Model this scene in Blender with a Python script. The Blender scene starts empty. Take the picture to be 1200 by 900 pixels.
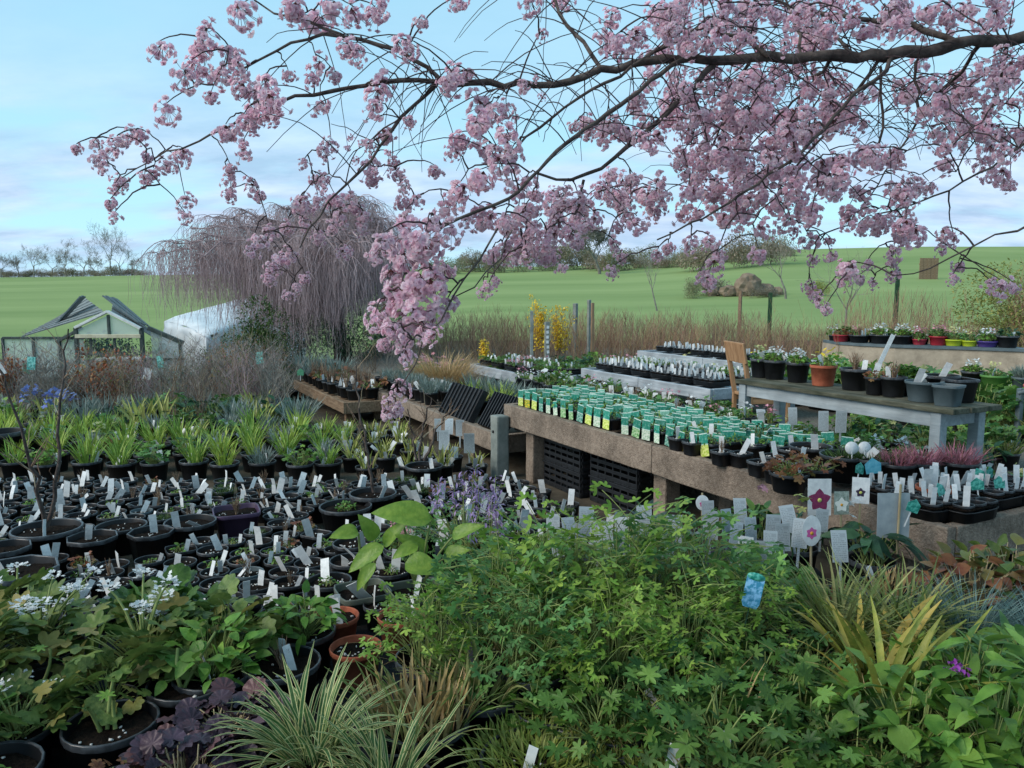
import bpy, bmesh, math, random
import numpy as np
from mathutils import Vector, Matrix, Euler
random.seed(7)
RNG = np.random.default_rng(11)
R = math.radians
SC = bpy.context.scene
COL = SC.collection

# ------------------------------------------------------------------ camera
CAM_H, FOC = 1.67, 924.0
PITCH = math.atan2(112, FOC)
cam_d = bpy.data.cameras.new('camera')
cam_d.sensor_width = 36.0
cam_d.lens = 36.0 * FOC / 1200
cam_d.clip_start, cam_d.clip_end = 0.05, 4000
cam = bpy.data.objects.new('camera', cam_d)
COL.objects.link(cam)
cam.location = (0, 0, CAM_H)
cam.rotation_euler = (math.pi / 2 - PITCH, 0, 0)
SC.camera = cam

# ------------------------------------------------------------------ world, sun, exposure
SUN_EL, SUN_AZ = R(36), R(246)          # azimuth clockwise from +Y (low on the left)
world = bpy.data.worlds.new('World')
SC.world = world
world.use_nodes = True
wn, wl = world.node_tree.nodes, world.node_tree.links
wn.clear()
w_out = wn.new('ShaderNodeOutputWorld')
w_bg = wn.new('ShaderNodeBackground')
w_bg.inputs['Strength'].default_value = 0.078
sky = wn.new('ShaderNodeTexSky')
sky.sky_type = 'NISHITA'
sky.sun_disc = False
sky.sun_elevation = SUN_EL
sky.sun_rotation = SUN_AZ
sky.air_density, sky.dust_density, sky.ozone_density = 1.0, 0.6, 1.2
def wmath(op, a, b=None, c=None):
    n = wn.new('ShaderNodeMath'); n.operation = op
    for i, v in enumerate((a, b, c)):
        if v is None: continue
        if isinstance(v, (int, float)): n.inputs[i].default_value = v
        else: wl.new(v, n.inputs[i])
    return n.outputs[0]
def wmix(f, a, b):
    n = wn.new('ShaderNodeMix'); n.data_type = 'RGBA'
    if isinstance(f, (int, float)): n.inputs[0].default_value = f
    else: wl.new(f, n.inputs[0])
    for i, v in ((6, a), (7, b)):
        if isinstance(v, tuple): n.inputs[i].default_value = (*v, 1)
        else: wl.new(v, n.inputs[i])
    return n.outputs[2]
def wramp(f, stops):
    n = wn.new('ShaderNodeValToRGB'); wl.new(f, n.inputs[0])
    e = n.color_ramp.elements
    while len(e) < len(stops): e.new(0.5)
    for el, (p, v) in zip(e, stops):
        el.position = p; el.color = (v, v, v, 1) if isinstance(v, (int, float)) else (*v, 1)
    return n.outputs[0]
tc = wn.new('ShaderNodeTexCoord')
sep = wn.new('ShaderNodeSeparateXYZ'); wl.new(tc.outputs['Generated'], sep.inputs[0])
dz = wmath('MAXIMUM', sep.outputs[2], 0.0)
# thin high veil: lifts the blue towards a pale cyan, stronger to the horizon
veil = wramp(dz, [(0.0, 0.86), (0.12, 0.70), (0.35, 0.60), (1.0, 0.50)])
base_sky = wmix(veil, sky.outputs[0], (3.6, 6.9, 8.5))
# clouds on a plane above: project the direction, stretch it
den = wmath('ADD', dz, 0.22)
cx = wmath('DIVIDE', sep.outputs[0], den); cyy = wmath('DIVIDE', sep.outputs[1], den)
comb = wn.new('ShaderNodeCombineXYZ'); wl.new(cx, comb.inputs[0]); wl.new(cyy, comb.inputs[1])
def wnoise(scale, detail, rough, off):
    mp = wn.new('ShaderNodeMapping'); wl.new(comb.outputs[0], mp.inputs[0])
    mp.inputs['Location'].default_value = off
    mp.inputs['Scale'].default_value = (1.25, 2.0, 1)
    n = wn.new('ShaderNodeTexNoise'); wl.new(mp.outputs[0], n.inputs[0])
    n.inputs['Scale'].default_value = scale; n.inputs['Detail'].default_value = detail
    n.inputs['Roughness'].default_value = rough
    return n.outputs[0]
n1 = wnoise(0.9, 7, 0.52, (3.4, 1.2, 0))
low = wramp(dz, [(0.0, 0.75), (0.08, 1.0), (0.16, 0.70), (0.24, 0.22), (0.36, 0.03), (1.0, 0.03)])
mask = wmath('MULTIPLY', wramp(n1, [(0.38, 0.0), (0.52, 1.0)]), low)
n2 = wnoise(1.7, 6, 0.6, (8.3, 4.1, 0))
cloud_col = wmix(wramp(n2, [(0.35, 0.0), (0.65, 1.0)]), (2.9, 4.0, 5.7), (5.4, 6.3, 8.0))
col = wmix(wmath('MULTIPLY', mask, 0.9), base_sky, cloud_col)
wl.new(col, w_bg.inputs[0])
wl.new(w_bg.outputs[0], w_out.inputs[0])

sun_d = bpy.data.lights.new('sun', 'SUN')
sun_d.energy = 1.5
sun_d.angle = R(35)
sun_d.color = (1.0, 0.90, 0.80)
sun = bpy.data.objects.new('sun', sun_d)
COL.objects.link(sun)
sd = Vector((math.sin(SUN_AZ) * math.cos(SUN_EL), math.cos(SUN_AZ) * math.cos(SUN_EL), math.sin(SUN_EL)))
sun.rotation_euler = sd.to_track_quat('Z', 'Y').to_euler()
sun.location = (0, 0, 30)
SC.view_settings.view_transform = 'Standard'
SC.view_settings.look = 'None'
SC.view_settings.gamma = 1.0
SC.view_settings.exposure = 0.90
SC.render.engine = 'CYCLES'
SC.cycles.max_bounces = 7
SC.cycles.diffuse_bounces = 3
SC.cycles.transparent_max_bounces = 8

# ------------------------------------------------------------------ where a pixel of the photograph meets the place
def ray(px, py):
    u, v = (px - 600) / FOC, (450 - py) / FOC
    c, s = math.cos(PITCH), math.sin(PITCH)
    return np.array([u, c + v * s, -s + v * c])
def G(px, py, h=0.0):                     # on the level h
    d = ray(px, py)
    return np.array([0, 0, CAM_H]) + d * ((h - CAM_H) / d[2])
def P(px, py, Y):                         # at the distance Y
    d = ray(px, py)
    return np.array([0, 0, CAM_H]) + d * (Y / d[1])

# ------------------------------------------------------------------ geometry helpers
def nrm(a):
    return a / np.maximum(np.linalg.norm(a, axis=-1, keepdims=True), 1e-9)
class Geo:
    def __init__(s): s.p = []
    def add(s, V, F, mi=0):
        s.p.append((np.asarray(V, float).reshape(-1, 3), np.asarray(F, int), mi)); return s
    def join(s, o, M=None, mi=0):
        for V, F, m in o.p:
            if M is not None:
                V = V @ np.asarray(M)[:3, :3].T + np.asarray(M)[:3, 3]
            s.p.append((V, F, m + mi))
        return s
    def mesh(s, name, mats, smooth=True):
        me = bpy.data.meshes.new(name)
        off = 0; Vs = []; L = []; S = []; T = []; MI = []; st = 0
        for V, F, mi in s.p:
            if len(F) == 0: continue
            Vs.append(V); k = F.shape[1]; m = F.shape[0]
            L.append((F + off).ravel()); S.append(st + np.arange(m) * k); T.append(np.full(m, k)); MI.append(np.full(m, mi))
            off += len(V); st += m * k
        Vs = np.concatenate(Vs); L = np.concatenate(L); S = np.concatenate(S); T = np.concatenate(T); MI = np.concatenate(MI)
        me.vertices.add(len(Vs)); me.vertices.foreach_set('co', Vs.ravel().astype(np.float32))
        me.loops.add(len(L)); me.loops.foreach_set('vertex_index', L.astype(np.int32))
        me.polygons.add(len(S)); me.polygons.foreach_set('loop_start', S.astype(np.int32))
        me.polygons.foreach_set('loop_total', T.astype(np.int32))
        me.polygons.foreach_set('material_index', MI.astype(np.int32))
        me.polygons.foreach_set('use_smooth', np.full(len(S), smooth))
        for m in (mats if isinstance(mats, (list, tuple)) else [mats]): me.materials.append(m)
        me.update(calc_edges=True)
        return me

def tubes(Pn, Rn, s=3):
    """many polylines at once: Pn (n,k,3), Rn (k,) or (n,k)"""
    Pn = np.asarray(Pn, float)
    if Pn.ndim == 2: Pn = Pn[None]
    n, k, _ = Pn.shape
    Rn = np.broadcast_to(np.asarray(Rn, float), (n, k))
    T = nrm(np.gradient(Pn, axis=1))
    ref = np.array([0.31, 0.87, 0.38])
    ref2 = np.array([0.9, -0.3, 0.3])
    par = np.abs((nrm(Pn[:, -1] - Pn[:, 0]) * nrm(ref)).sum(-1)) > 0.85
    rf = np.where(par[:, None], ref2, ref)[:, None, :]
    A = nrm(np.cross(T, rf)); B = np.cross(T, A)
    an = 2 * np.pi * np.arange(s) / s
    V = Pn[:, :, None, :] + Rn[:, :, None, None] * (np.cos(an)[:, None] * A[:, :, None, :] + np.sin(an)[:, None] * B[:, :, None, :])
    i, j, q = np.meshgrid(np.arange(n), np.arange(k - 1), np.arange(s), indexing='ij')
    b = i * k * s + j * s; q2 = (q + 1) % s
    F = np.stack([b + q, b + q2, b + s + q2, b + s + q], -1).reshape(-1, 4)
    return V.reshape(-1, 3), F

def boxV(sx, sy, sz, c=(0, 0, 0)):
    x, y, z = sx / 2, sy / 2, sz / 2
    V = np.array([[-x,-y,-z],[x,-y,-z],[x,y,-z],[-x,y,-z],[-x,-y,z],[x,-y,z],[x,y,z],[-x,y,z]]) + np.array(c)
    F = np.array([[0,3,2,1],[4,5,6,7],[0,1,5,4],[1,2,6,5],[2,3,7,6],[3,0,4,7]])
    return V, F

def beam_mesh(name, sx, sy, sz, mat, bev=0.006, c=(0, 0, 0), rough=0.0, seed=0):
    """bevelled box, its long edges a little uneven"""
    bm = bmesh.new()
    bmesh.ops.create_cube(bm, size=1)
    bmesh.ops.scale(bm, vec=(sx, sy, sz), verts=bm.verts)
    if rough:
        ax = max(range(3), key=lambda i: (sx, sy, sz)[i])
        ed = [e for e in bm.edges if abs((e.verts[0].co - e.verts[1].co)[ax]) > 1e-6]
        bmesh.ops.subdivide_edges(bm, edges=ed, cuts=max(4, int(max(sx, sy, sz) / 0.12)), use_grid_fill=True)
        rr = random.Random(seed)
        for v in bm.verts:
            v.co += Vector((rr.uniform(-1, 1), rr.uniform(-1, 1), rr.uniform(-1, 1))) * rough
    eds = [e for e in bm.edges if len(e.link_faces) == 2 and e.link_faces[0].normal.angle(e.link_faces[1].normal, 0) > 0.8] if rough else bm.edges[:]
    bm.normal_update()
    if rough:
        eds = [e for e in bm.edges if len(e.link_faces) == 2 and e.link_faces[0].normal.angle(e.link_faces[1].normal, 0) > 0.8]
    bmesh.ops.bevel(bm, geom=eds, offset=bev, segments=2, affect='EDGES', profile=0.6)
    bmesh.ops.translate(bm, vec=Vector(c), verts=bm.verts)
    me = bpy.data.meshes.new(name); bm.to_mesh(me); bm.free()
    me.materials.append(mat)
    return me

def lathe(prof, n=20, poly=None):
    """profile [(r,z)...] -> V,F; poly: function angle->radius factor"""
    prof = np.array(prof, float); k = len(prof)
    an = 2 * np.pi * np.arange(n) / n
    f = np.ones(n) if poly is None else np.array([poly(a) for a in an])
    V = np.zeros((k, n, 3))
    V[:, :, 0] = prof[:, 0:1] * np.cos(an) * f; V[:, :, 1] = prof[:, 0:1] * np.sin(an) * f; V[:, :, 2] = prof[:, 1:2]
    j, q = np.meshgrid(np.arange(k - 1), np.arange(n), indexing='ij'); q2 = (q + 1) % n
    F = np.stack([j * n + q, j * n + q2, (j + 1) * n + q2, (j + 1) * n + q], -1).reshape(-1, 4)
    return V.reshape(-1, 3), F
def square_f(a):                          # rounded square cross-section
    return 1 / (abs(math.cos(a)) ** 7 + abs(math.sin(a)) ** 7) ** (1 / 7)
def octo_f(a):
    m = math.pi / 4
    return math.cos(m / 2) / math.cos((a % m) - m / 2) * 1.05

def frames(D, up=None, roll=None):
    """rotation matrices whose columns are x (across), y (along D), z (normal)"""
    Y = nrm(np.asarray(D, float)); n = len(Y)
    U = np.broadcast_to(np.array([0, 0, 1.0]) if up is None else up, (n, 3))
    X = np.cross(Y, U); bad = np.linalg.norm(X, axis=1) < 1e-3
    X[bad] = [1, 0, 0]; X = nrm(X); Z = np.cross(X, Y)
    if roll is not None:
        c, s = np.cos(roll)[:, None], np.sin(roll)[:, None]
        X, Z = X * c + Z * s, Z * c - X * s
    return np.stack([X, Y, Z], -1)
def scatter(tmpl, pos, rot, scl):
    """copies of a template Geo at many places -> Geo"""
    g = Geo(); pos = np.asarray(pos, float); n = len(pos)
    scl = np.broadcast_to(np.asarray(scl, float), (n,))
    for V, F, mi in tmpl.p:
        W = np.einsum('nij,vj->nvi', rot, V) * scl[:, None, None] + pos[:, None, :]
        FF = (F[None] + (np.arange(n) * len(V))[:, None, None]).reshape(-1, F.shape[1])
        g.add(W.reshape(-1, 3), FF, mi)
    return g

# ------------------------------------------------------------------ scene helpers
def tag(o, label=None, cat=None, group=None, kind=None):
    if label: o['label'] = label
    if cat: o['category'] = cat
    if group: o['group'] = group
    if kind: o['kind'] = kind
    return o
def thing(name, me, loc=(0, 0, 0), rz=0.0, label=None, cat=None, group=None, kind=None, sc=1.0, rot=None):
    o = bpy.data.objects.new(name, me); COL.objects.link(o)
    o.location = loc; o.rotation_euler = rot if rot is not None else (0, 0, rz)
    o.scale = (sc, sc, sc) if isinstance(sc, (int, float)) else sc
    return tag(o, label, cat, group, kind)
def part(name, me, par, loc=(0, 0, 0), rot=(0, 0, 0), sc=1.0, kind=None, label=None):
    o = bpy.data.objects.new(name, me); COL.objects.link(o)
    o.parent = par; o.location = loc; o.rotation_euler = rot
    o.scale = (sc, sc, sc) if isinstance(sc, (int, float)) else sc
    return tag(o, label, None, None, kind)

# ------------------------------------------------------------------ materials
def hx(s):
    s = s.lstrip('#'); v = [int(s[i:i + 2], 16) / 255 for i in (0, 2, 4)]
    return tuple(((c + .055) / 1.055) ** 2.4 if c > .04045 else c / 12.92 for c in v)
def M(name, c1, c2=None, scale=6.0, rough=0.7, bump=0.0, bscale=None, island=0.0, c3=None, trans=0.0, tcol=None, spec=0.4, obj=0.0,
      lo=0.35, hi=0.65, stretch=(1, 1, 1), metal=0.0, detail=5.0, stain=0.0):
    m = bpy.data.materials.new(name); m.use_nodes = True
    nt = m.node_tree; N, Lk = nt.nodes, nt.links
    N.clear(); out = N.new('ShaderNodeOutputMaterial'); bs = N.new('ShaderNodeBsdfPrincipled')
    bs.inputs['Roughness'].default_value = rough; bs.inputs['Specular IOR Level'].default_value = spec
    bs.inputs['Metallic'].default_value = metal
    c2 = c2 or c1
    t = N.new('ShaderNodeTexCoord'); mp = N.new('ShaderNodeMapping'); Lk.new(t.outputs['Object'], mp.inputs[0])
    mp.inputs['Scale'].default_value = stretch
    nz = N.new('ShaderNodeTexNoise'); Lk.new(mp.outputs[0], nz.inputs[0])
    nz.inputs['Scale'].default_value = scale; nz.inputs['Detail'].default_value = detail; nz.inputs['Roughness'].default_value = 0.6
    rp = N.new('ShaderNodeValToRGB'); Lk.new(nz.outputs[0], rp.inputs[0])
    rp.color_ramp.elements[0].position = lo; rp.color_ramp.elements[0].color = (*c1, 1)
    rp.color_ramp.elements[1].position = hi; rp.color_ramp.elements[1].color = (*c2, 1)
    colr = rp.outputs[0]
    if stain:
        n2 = N.new('ShaderNodeTexNoise'); Lk.new(t.outputs['Object'], n2.inputs[0]); n2.inputs['Scale'].default_value = 3.7; n2.inputs['Detail'].default_value = 8
        n2.inputs['Distortion'].default_value = 0.6
        r2 = N.new('ShaderNodeMapRange'); Lk.new(n2.outputs[0], r2.inputs[0]); r2.inputs[1].default_value = 0.35; r2.inputs[2].default_value = 0.62
        r2.inputs[3].default_value = 1 - stain; r2.inputs[4].default_value = 1.06
        h2 = N.new('ShaderNodeHueSaturation'); Lk.new(r2.outputs[0], h2.inputs['Value']); Lk.new(colr, h2.inputs['Color']); colr = h2.outputs[0]
    if island or c3:
        ge = N.new('ShaderNodeNewGeometry'); rnd = ge.outputs['Random Per Island']
        if c3:
            r3 = N.new('ShaderNodeValToRGB'); Lk.new(rnd, r3.inputs[0])
            r3.color_ramp.elements[0].position = 0.5; r3.color_ramp.elements[0].color = (0, 0, 0, 1)
            r3.color_ramp.elements[1].position = 1.0; r3.color_ramp.elements[1].color = (1, 1, 1, 1)
            mx = N.new('ShaderNodeMix'); mx.data_type = 'RGBA'; Lk.new(r3.outputs[0], mx.inputs[0])
            Lk.new(colr, mx.inputs[6]); mx.inputs[7].default_value = (*c3, 1); colr = mx.outputs[2]
        if island:
            w = N.new('ShaderNodeTexWhiteNoise'); w.noise_dimensions = '1D'; Lk.new(rnd, w.inputs['W'])
            mr = N.new('ShaderNodeMapRange'); Lk.new(w.outputs[0], mr.inputs[0])
            mr.inputs[3].default_value = 1 - island; mr.inputs[4].default_value = 1 + island
            hs = N.new('ShaderNodeHueSaturation'); Lk.new(mr.outputs[0], hs.inputs['Value']); Lk.new(colr, hs.inputs['Color'])
            mr2 = N.new('ShaderNodeMapRange'); Lk.new(rnd, mr2.inputs[0])
            mr2.inputs[3].default_value = 0.5 - island * 0.05; mr2.inputs[4].default_value = 0.5 + island * 0.05
            Lk.new(mr2.outputs[0], hs.inputs['Hue']); colr = hs.outputs[0]
    if obj:
        oi = N.new('ShaderNodeObjectInfo'); mr = N.new('ShaderNodeMapRange'); Lk.new(oi.outputs['Random'], mr.inputs[0])
        mr.inputs[3].default_value = 1 - obj; mr.inputs[4].default_value = 1 + obj
        hs = N.new('ShaderNodeHueSaturation'); Lk.new(mr.outputs[0], hs.inputs['Value']); Lk.new(colr, hs.inputs['Color']); colr = hs.outputs[0]
    Lk.new(colr, bs.inputs['Base Color'])
    if bump:
        nb = N.new('ShaderNodeTexNoise'); Lk.new(mp.outputs[0], nb.inputs[0])
        nb.inputs['Scale'].default_value = bscale or scale * 3; nb.inputs['Detail'].default_value = 6
        bp = N.new('ShaderNodeBump'); bp.inputs['Strength'].default_value = bump; bp.inputs['Distance'].default_value = 0.01
        Lk.new(nb.outputs[0], bp.inputs['Height']); Lk.new(bp.outputs[0], bs.inputs['Normal'])
    sh = bs.outputs[0]
    if trans:
        tr = N.new('ShaderNodeBsdfTranslucent'); mxs = N.new('ShaderNodeMixShader'); mxs.inputs[0].default_value = trans
        if tcol: tr.inputs[0].default_value = (*tcol, 1)
        else: Lk.new(colr, tr.inputs[0])
        Lk.new(sh, mxs.inputs[1]); Lk.new(tr.outputs[0], mxs.inputs[2]); sh = mxs.outputs[0]
    Lk.new(sh, out.inputs[0])
    return m
def leafM(name, c1, c2, c3=None, island=0.28, trans=0.26, rough=0.45, scale=22.0, spec=0.28):
    return M(name, c1, c2, scale=scale, rough=rough, island=island, c3=c3, trans=trans, spec=spec, bump=.35, bscale=55)
# ------------------------------------------------------------------ material library
m_black = M('black_plastic', hx('0f1012'), hx('1e2023'), scale=9, rough=0.45, obj=0.3, spec=0.35)
m_rim = M('sky_sheen_rim', hx('1f2124'), hx('4a4e52'), scale=25, rough=0.35, obj=0.4, spec=0.5)  # lighter grey paints the sky's reflection onto the black pot rims
m_soil = M('potting_soil', hx('0e0b09'), hx('241c16'), scale=60, rough=1.0, bump=0.9, bscale=90, spec=0.1)
m_perl = M('perlite', hx('c8c8c4'), rough=0.9)
m_label = M('white_label', hx('c6cacb'), hx('e2e4e3'), scale=30, rough=0.5, obj=0.12)
m_terra = M('terracotta', hx('8f4a33'), hx('b3664a'), scale=14, rough=0.8, bump=0.15)
m_conc = M('concrete', hx('74675b'), hx('9e8f80'), scale=48, rough=0.95, bump=1.0, bscale=110, detail=9, stain=.4, lo=0.3, hi=0.7, spec=0.2)
m_concm = M('mossy_concrete', hx('62614f'), hx('8f8a7a'), scale=9, rough=0.95, bump=0.9, bscale=60, lo=0.35, hi=0.6, spec=0.2)
m_greywood = M('grey_painted_wood', hx('8d979c'), hx('a5afb3'), stain=.25, scale=5, rough=0.75, bump=0.25, bscale=30, stretch=(0.6, 6, 6), spec=0.3)
m_mosstop = M('mossy_table_top', hx('3c4033'), hx('6b6a5c'), stain=.35, scale=6, rough=0.9, bump=0.5, bscale=30, stretch=(0.6, 3, 3), spec=0.2)
m_chair = M('bare_chair_wood', hx('8a6748'), hx('b08a66'), scale=8, rough=0.7, bump=0.2, stretch=(4, 4, 0.7), spec=0.3)
m_greyplank = M('grey_plank', hx('8e979f'), hx('adb5bb'), stain=.25, scale=6, rough=0.7, bump=0.2, stretch=(0.5, 6, 6))
m_timber = M('weathered_timber', hx('6d5a48'), hx('957f68'), scale=9, rough=0.9, bump=0.5, bscale=40, stretch=(0.5, 5, 5), spec=0.2)
m_post = M('grey_post', hx('6f7672'), hx('8c928c'), scale=9, rough=0.9, bump=0.3, spec=0.2)
m_bark = M('cherry_bark', hx('3a3331'), hx('675d57'), scale=16, rough=0.9, bump=0.8, bscale=45, stretch=(1, 1, 1), spec=0.2)
m_twig = M('cherry_twig', hx('3a3133'), hx('564a4b'), scale=20, rough=0.85, spec=0.2)
m_twig2 = M('weeping_twig', hx('938082'), hx('b5a2a4'), scale=3, rough=0.9, island=0.25, spec=0.1)
m_twig3 = M('brown_twig', hx('6d5848'), hx('947c66'), scale=3, rough=0.9, island=0.3, c3=hx('a39480'), spec=0.1)
m_twigr = M('red_brown_twig', hx('866458'), hx('a98872'), scale=3, rough=0.9, island=0.3, c3=hx('aa9c70'), spec=0.1)
m_twigg = M('grey_twig', hx('76726c'), hx('9a958c'), scale=3, rough=0.9, island=0.3, spec=0.1)
m_blossom = M('cherry_blossom', hx('f2d3df'), hx('fbecf0'), scale=14, rough=0.7, island=0.08, c3=hx('efc6d8'), trans=0.6, spec=0.15, obj=.07)
m_calyx = M('blossom_calyx', hx('5c3436'), hx('754a44'), rough=0.8)
L_strap = leafM('fresh_strap_leaf', hx('7c9c38'), hx('a8be58'), hx('c6c866'))
L_strapd = leafM('mid_strap_leaf', hx('638c36'), hx('90b052'), hx('b2bc5e'))
L_yellowg = leafM('yellow_green_shoot', hx('8d9b45'), hx('b3b768'), hx('c1b878'))
L_dic = leafM('bleeding_heart_leaf', hx('4f7a2c'), hx('7da043'), hx('a0b452'))
L_dicb = leafM('bluish_lobed_leaf', hx('3f6d3c'), hx('648f52'), hx('80a456'))
L_ger = leafM('cranesbill_leaf', hx('2c5020'), hx('4f7434'), hx('6f8c42'))
L_broad = leafM('broad_glossy_leaf', hx('5c8430'), hx('90ac48'), hx('7a9c46'), rough=0.35, island=0.15)
L_oval = leafM('oval_leaf', hx('3c6a26'), hx('66903c'), hx('8aa64a'))
L_olive = leafM('olive_lobed_leaf', hx('42602c'), hx('6f8444'), hx('8d7d45'))
L_purple = leafM('dark_purple_leaf', hx('2a2029'), hx('50404d'), hx('6a4a4d'), trans=0.1, rough=0.4)
L_red = leafM('red_tinged_leaf', hx('6d4230'), hx('8f6844'), hx('6d8044'))
L_grass = leafM('sedge_leaf', hx('4e6a34'), hx('849256'), hx('b0aa72'), scale=5)
L_blueg = leafM('blue_fescue_leaf', hx('4c6a68'), hx('76918c'), hx('8aa29a'))
L_cream = leafM('cream_leaf_edge', hx('b9b878'), hx('d3cf9a'), island=0.1)
L_varm = leafM('variegated_leaf_middle', hx('3d5f35'), hx('557a44'), island=0.15)
L_straw = leafM('straw_leaf', hx('9c8758'), hx('c0a879'), hx('857049'), trans=0.1)
L_tan = leafM('tan_grass_leaf', hx('a78a5d'), hx('ccb083'), hx('b3946a'), trans=0.15)
L_moss = leafM('saxifrage_leaf', hx('5a7430'), hx('8c9a48'), hx('a0a35a'))
L_sage = leafM('grey_lavender_leaf', hx('5d6e68'), hx('86958c'), hx('99a39b'))
L_dark = leafM('hellebore_leaf', hx('1e3d2c'), hx('3a5f44'), hx('4a6b42'), rough=0.4)
L_ever = leafM('evergreen_leaf', hx('263d20'), hx('47612f'), hx('5d7338'))
L_jun = leafM('juniper_leaf', hx('37463f'), hx('5c6b5c'), hx('6d775f'))
L_copper = leafM('copper_beech_leaf', hx('8a4c2c'), hx('b3714a'), hx('a08050'), trans=0.2)
L_heath = leafM('pink_heather', hx('a8646f'), hx('c88a94'), hx('8d5a5c'))
L_pink = leafM('pink_petal', hx('c87b8c'), hx('dba5ae'))
L_blue = leafM('blue_petal', hx('5a74b8'), hx('8fa4d6'), hx('7c8cc4'))
L_lilac = leafM('lilac_petal', hx('8b76a8'), hx('b39fc2'), hx('a28ab0'))
L_white = leafM('white_petal', hx('d6d9dc'), hx('eef0ee'), island=0.06)
L_yellow = leafM('yellow_petal', hx('e3bb2a'), hx('f6d84a'))
L_magenta = leafM('magenta_petal', hx('7d2f86'), hx('a34fae'))
L_wolfsb = leafM('far_foliage', hx('3d4a2a'), hx('5f6a3c'), hx('6f6a4a'))
L_yshrub = leafM('yellow_green_shrub_leaf', hx('6f7c3a'), hx('929a52'), hx('a59a5e'))
m_stemg = M('green_stem', hx('6d7f45'), hx('8f9a5c'), rough=0.7)
m_stemb = M('dry_stem', hx('9a8a68'), hx('b5a684'), rough=0.8)

# ------------------------------------------------------------------ leaf templates (x across, y along, z normal)
def leaf_oval(L=1.0, W=0.5, n=5, fold=0.15, droop=0.25, tip=0.5, mats=(0,)):
    t = np.linspace(0, 1, n + 1)
    w = W / 2 * np.sin(np.pi * np.clip(t, 0, 1) ** (0.5 + tip * 0.35)) ** 0.8
    w[0] = W * 0.03; w[-1] = 0.0
    z = -droop * L * t ** 2
    V = np.zeros((n + 1, 3, 3))
    V[:, :, 1] = (t * L)[:, None]
    V[:, 0, 0] = -w; V[:, 2, 0] = w
    V[:, :, 2] = z[:, None]; V[:, 0, 2] += w * fold * 2; V[:, 2, 2] += w * fold * 2
    i = np.arange(n)[:, None] * 3
    F = np.concatenate([np.concatenate([i, i + 1, i + 4, i + 3], 1), np.concatenate([i + 1, i + 2, i + 5, i + 4], 1)])
    return Geo().add(V.reshape(-1, 3), F)
def leaf_lobed(nl=5, L=1.0, deep=0.45, spread=300, cup=0.1, teeth=0.0):
    """palmate leaf: a fan whose outline has nl lobes, stalk at the origin"""
    k = nl * 4 + 1
    an = np.radians(np.linspace(-spread / 2, spread / 2, k))
    ph = np.linspace(0, nl, k)
    lob = 0.5 - 0.5 * np.cos(2 * np.pi * ph)
    r = L * 0.55 * ((1 - deep) + deep * lob ** 0.7) * (0.75 + 0.25 * np.cos(an * 0.5))
    V = np.zeros((k + 1, 3)); V[1:, 0] = np.sin(an) * r; V[1:, 1] = np.cos(an) * r + L * 0.45
    V[0] = [0, L * 0.42, 0]
    V[1:, 2] = cup * r * (1 - 0.8 * lob) - 0.15 * (r / L) ** 2 * L
    i = np.arange(1, k)
    F = np.stack([np.zeros(k - 1, int), i + 1, i], 1)
    return Geo().add(V, F)
def leaf_compound(nl=5, L=1.0, leaflet=None, gap=0.55, stem=True):
    """pinnate leaf: pairs of cut leaflets along a curved stalk"""
    lf = leaflet or leaf_lobed(3, 1.0, 0.55, 170)
    pos, D, S = [], [], []
    for i in range(nl):
        y = 0.35 + 0.55 * i / max(nl - 1, 1)
        s = 0.42 * (1 - 0.35 * i / nl)
        for sg in (-1, 1):
            pos.append((0.02 * sg, y, -0.18 * y * y)); D.append((sg * 0.9, gap, -0.1)); S.append(s)
    pos.append((0, 0.9, -0.15)); D.append((0, 1, -0.25)); S.append(0.42)
    g = scatter(lf, np.array(pos) * L, frames(np.array(D)), np.array(S) * L)
    if stem:
        t = np.linspace(0, 0.95, 4)
        V, F = tubes(np.stack([t * 0, t * L, -0.18 * t * t * L], -1), np.full(4, 0.012 * L), 3)
        g.add(V, F, 1)
    return g
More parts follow.
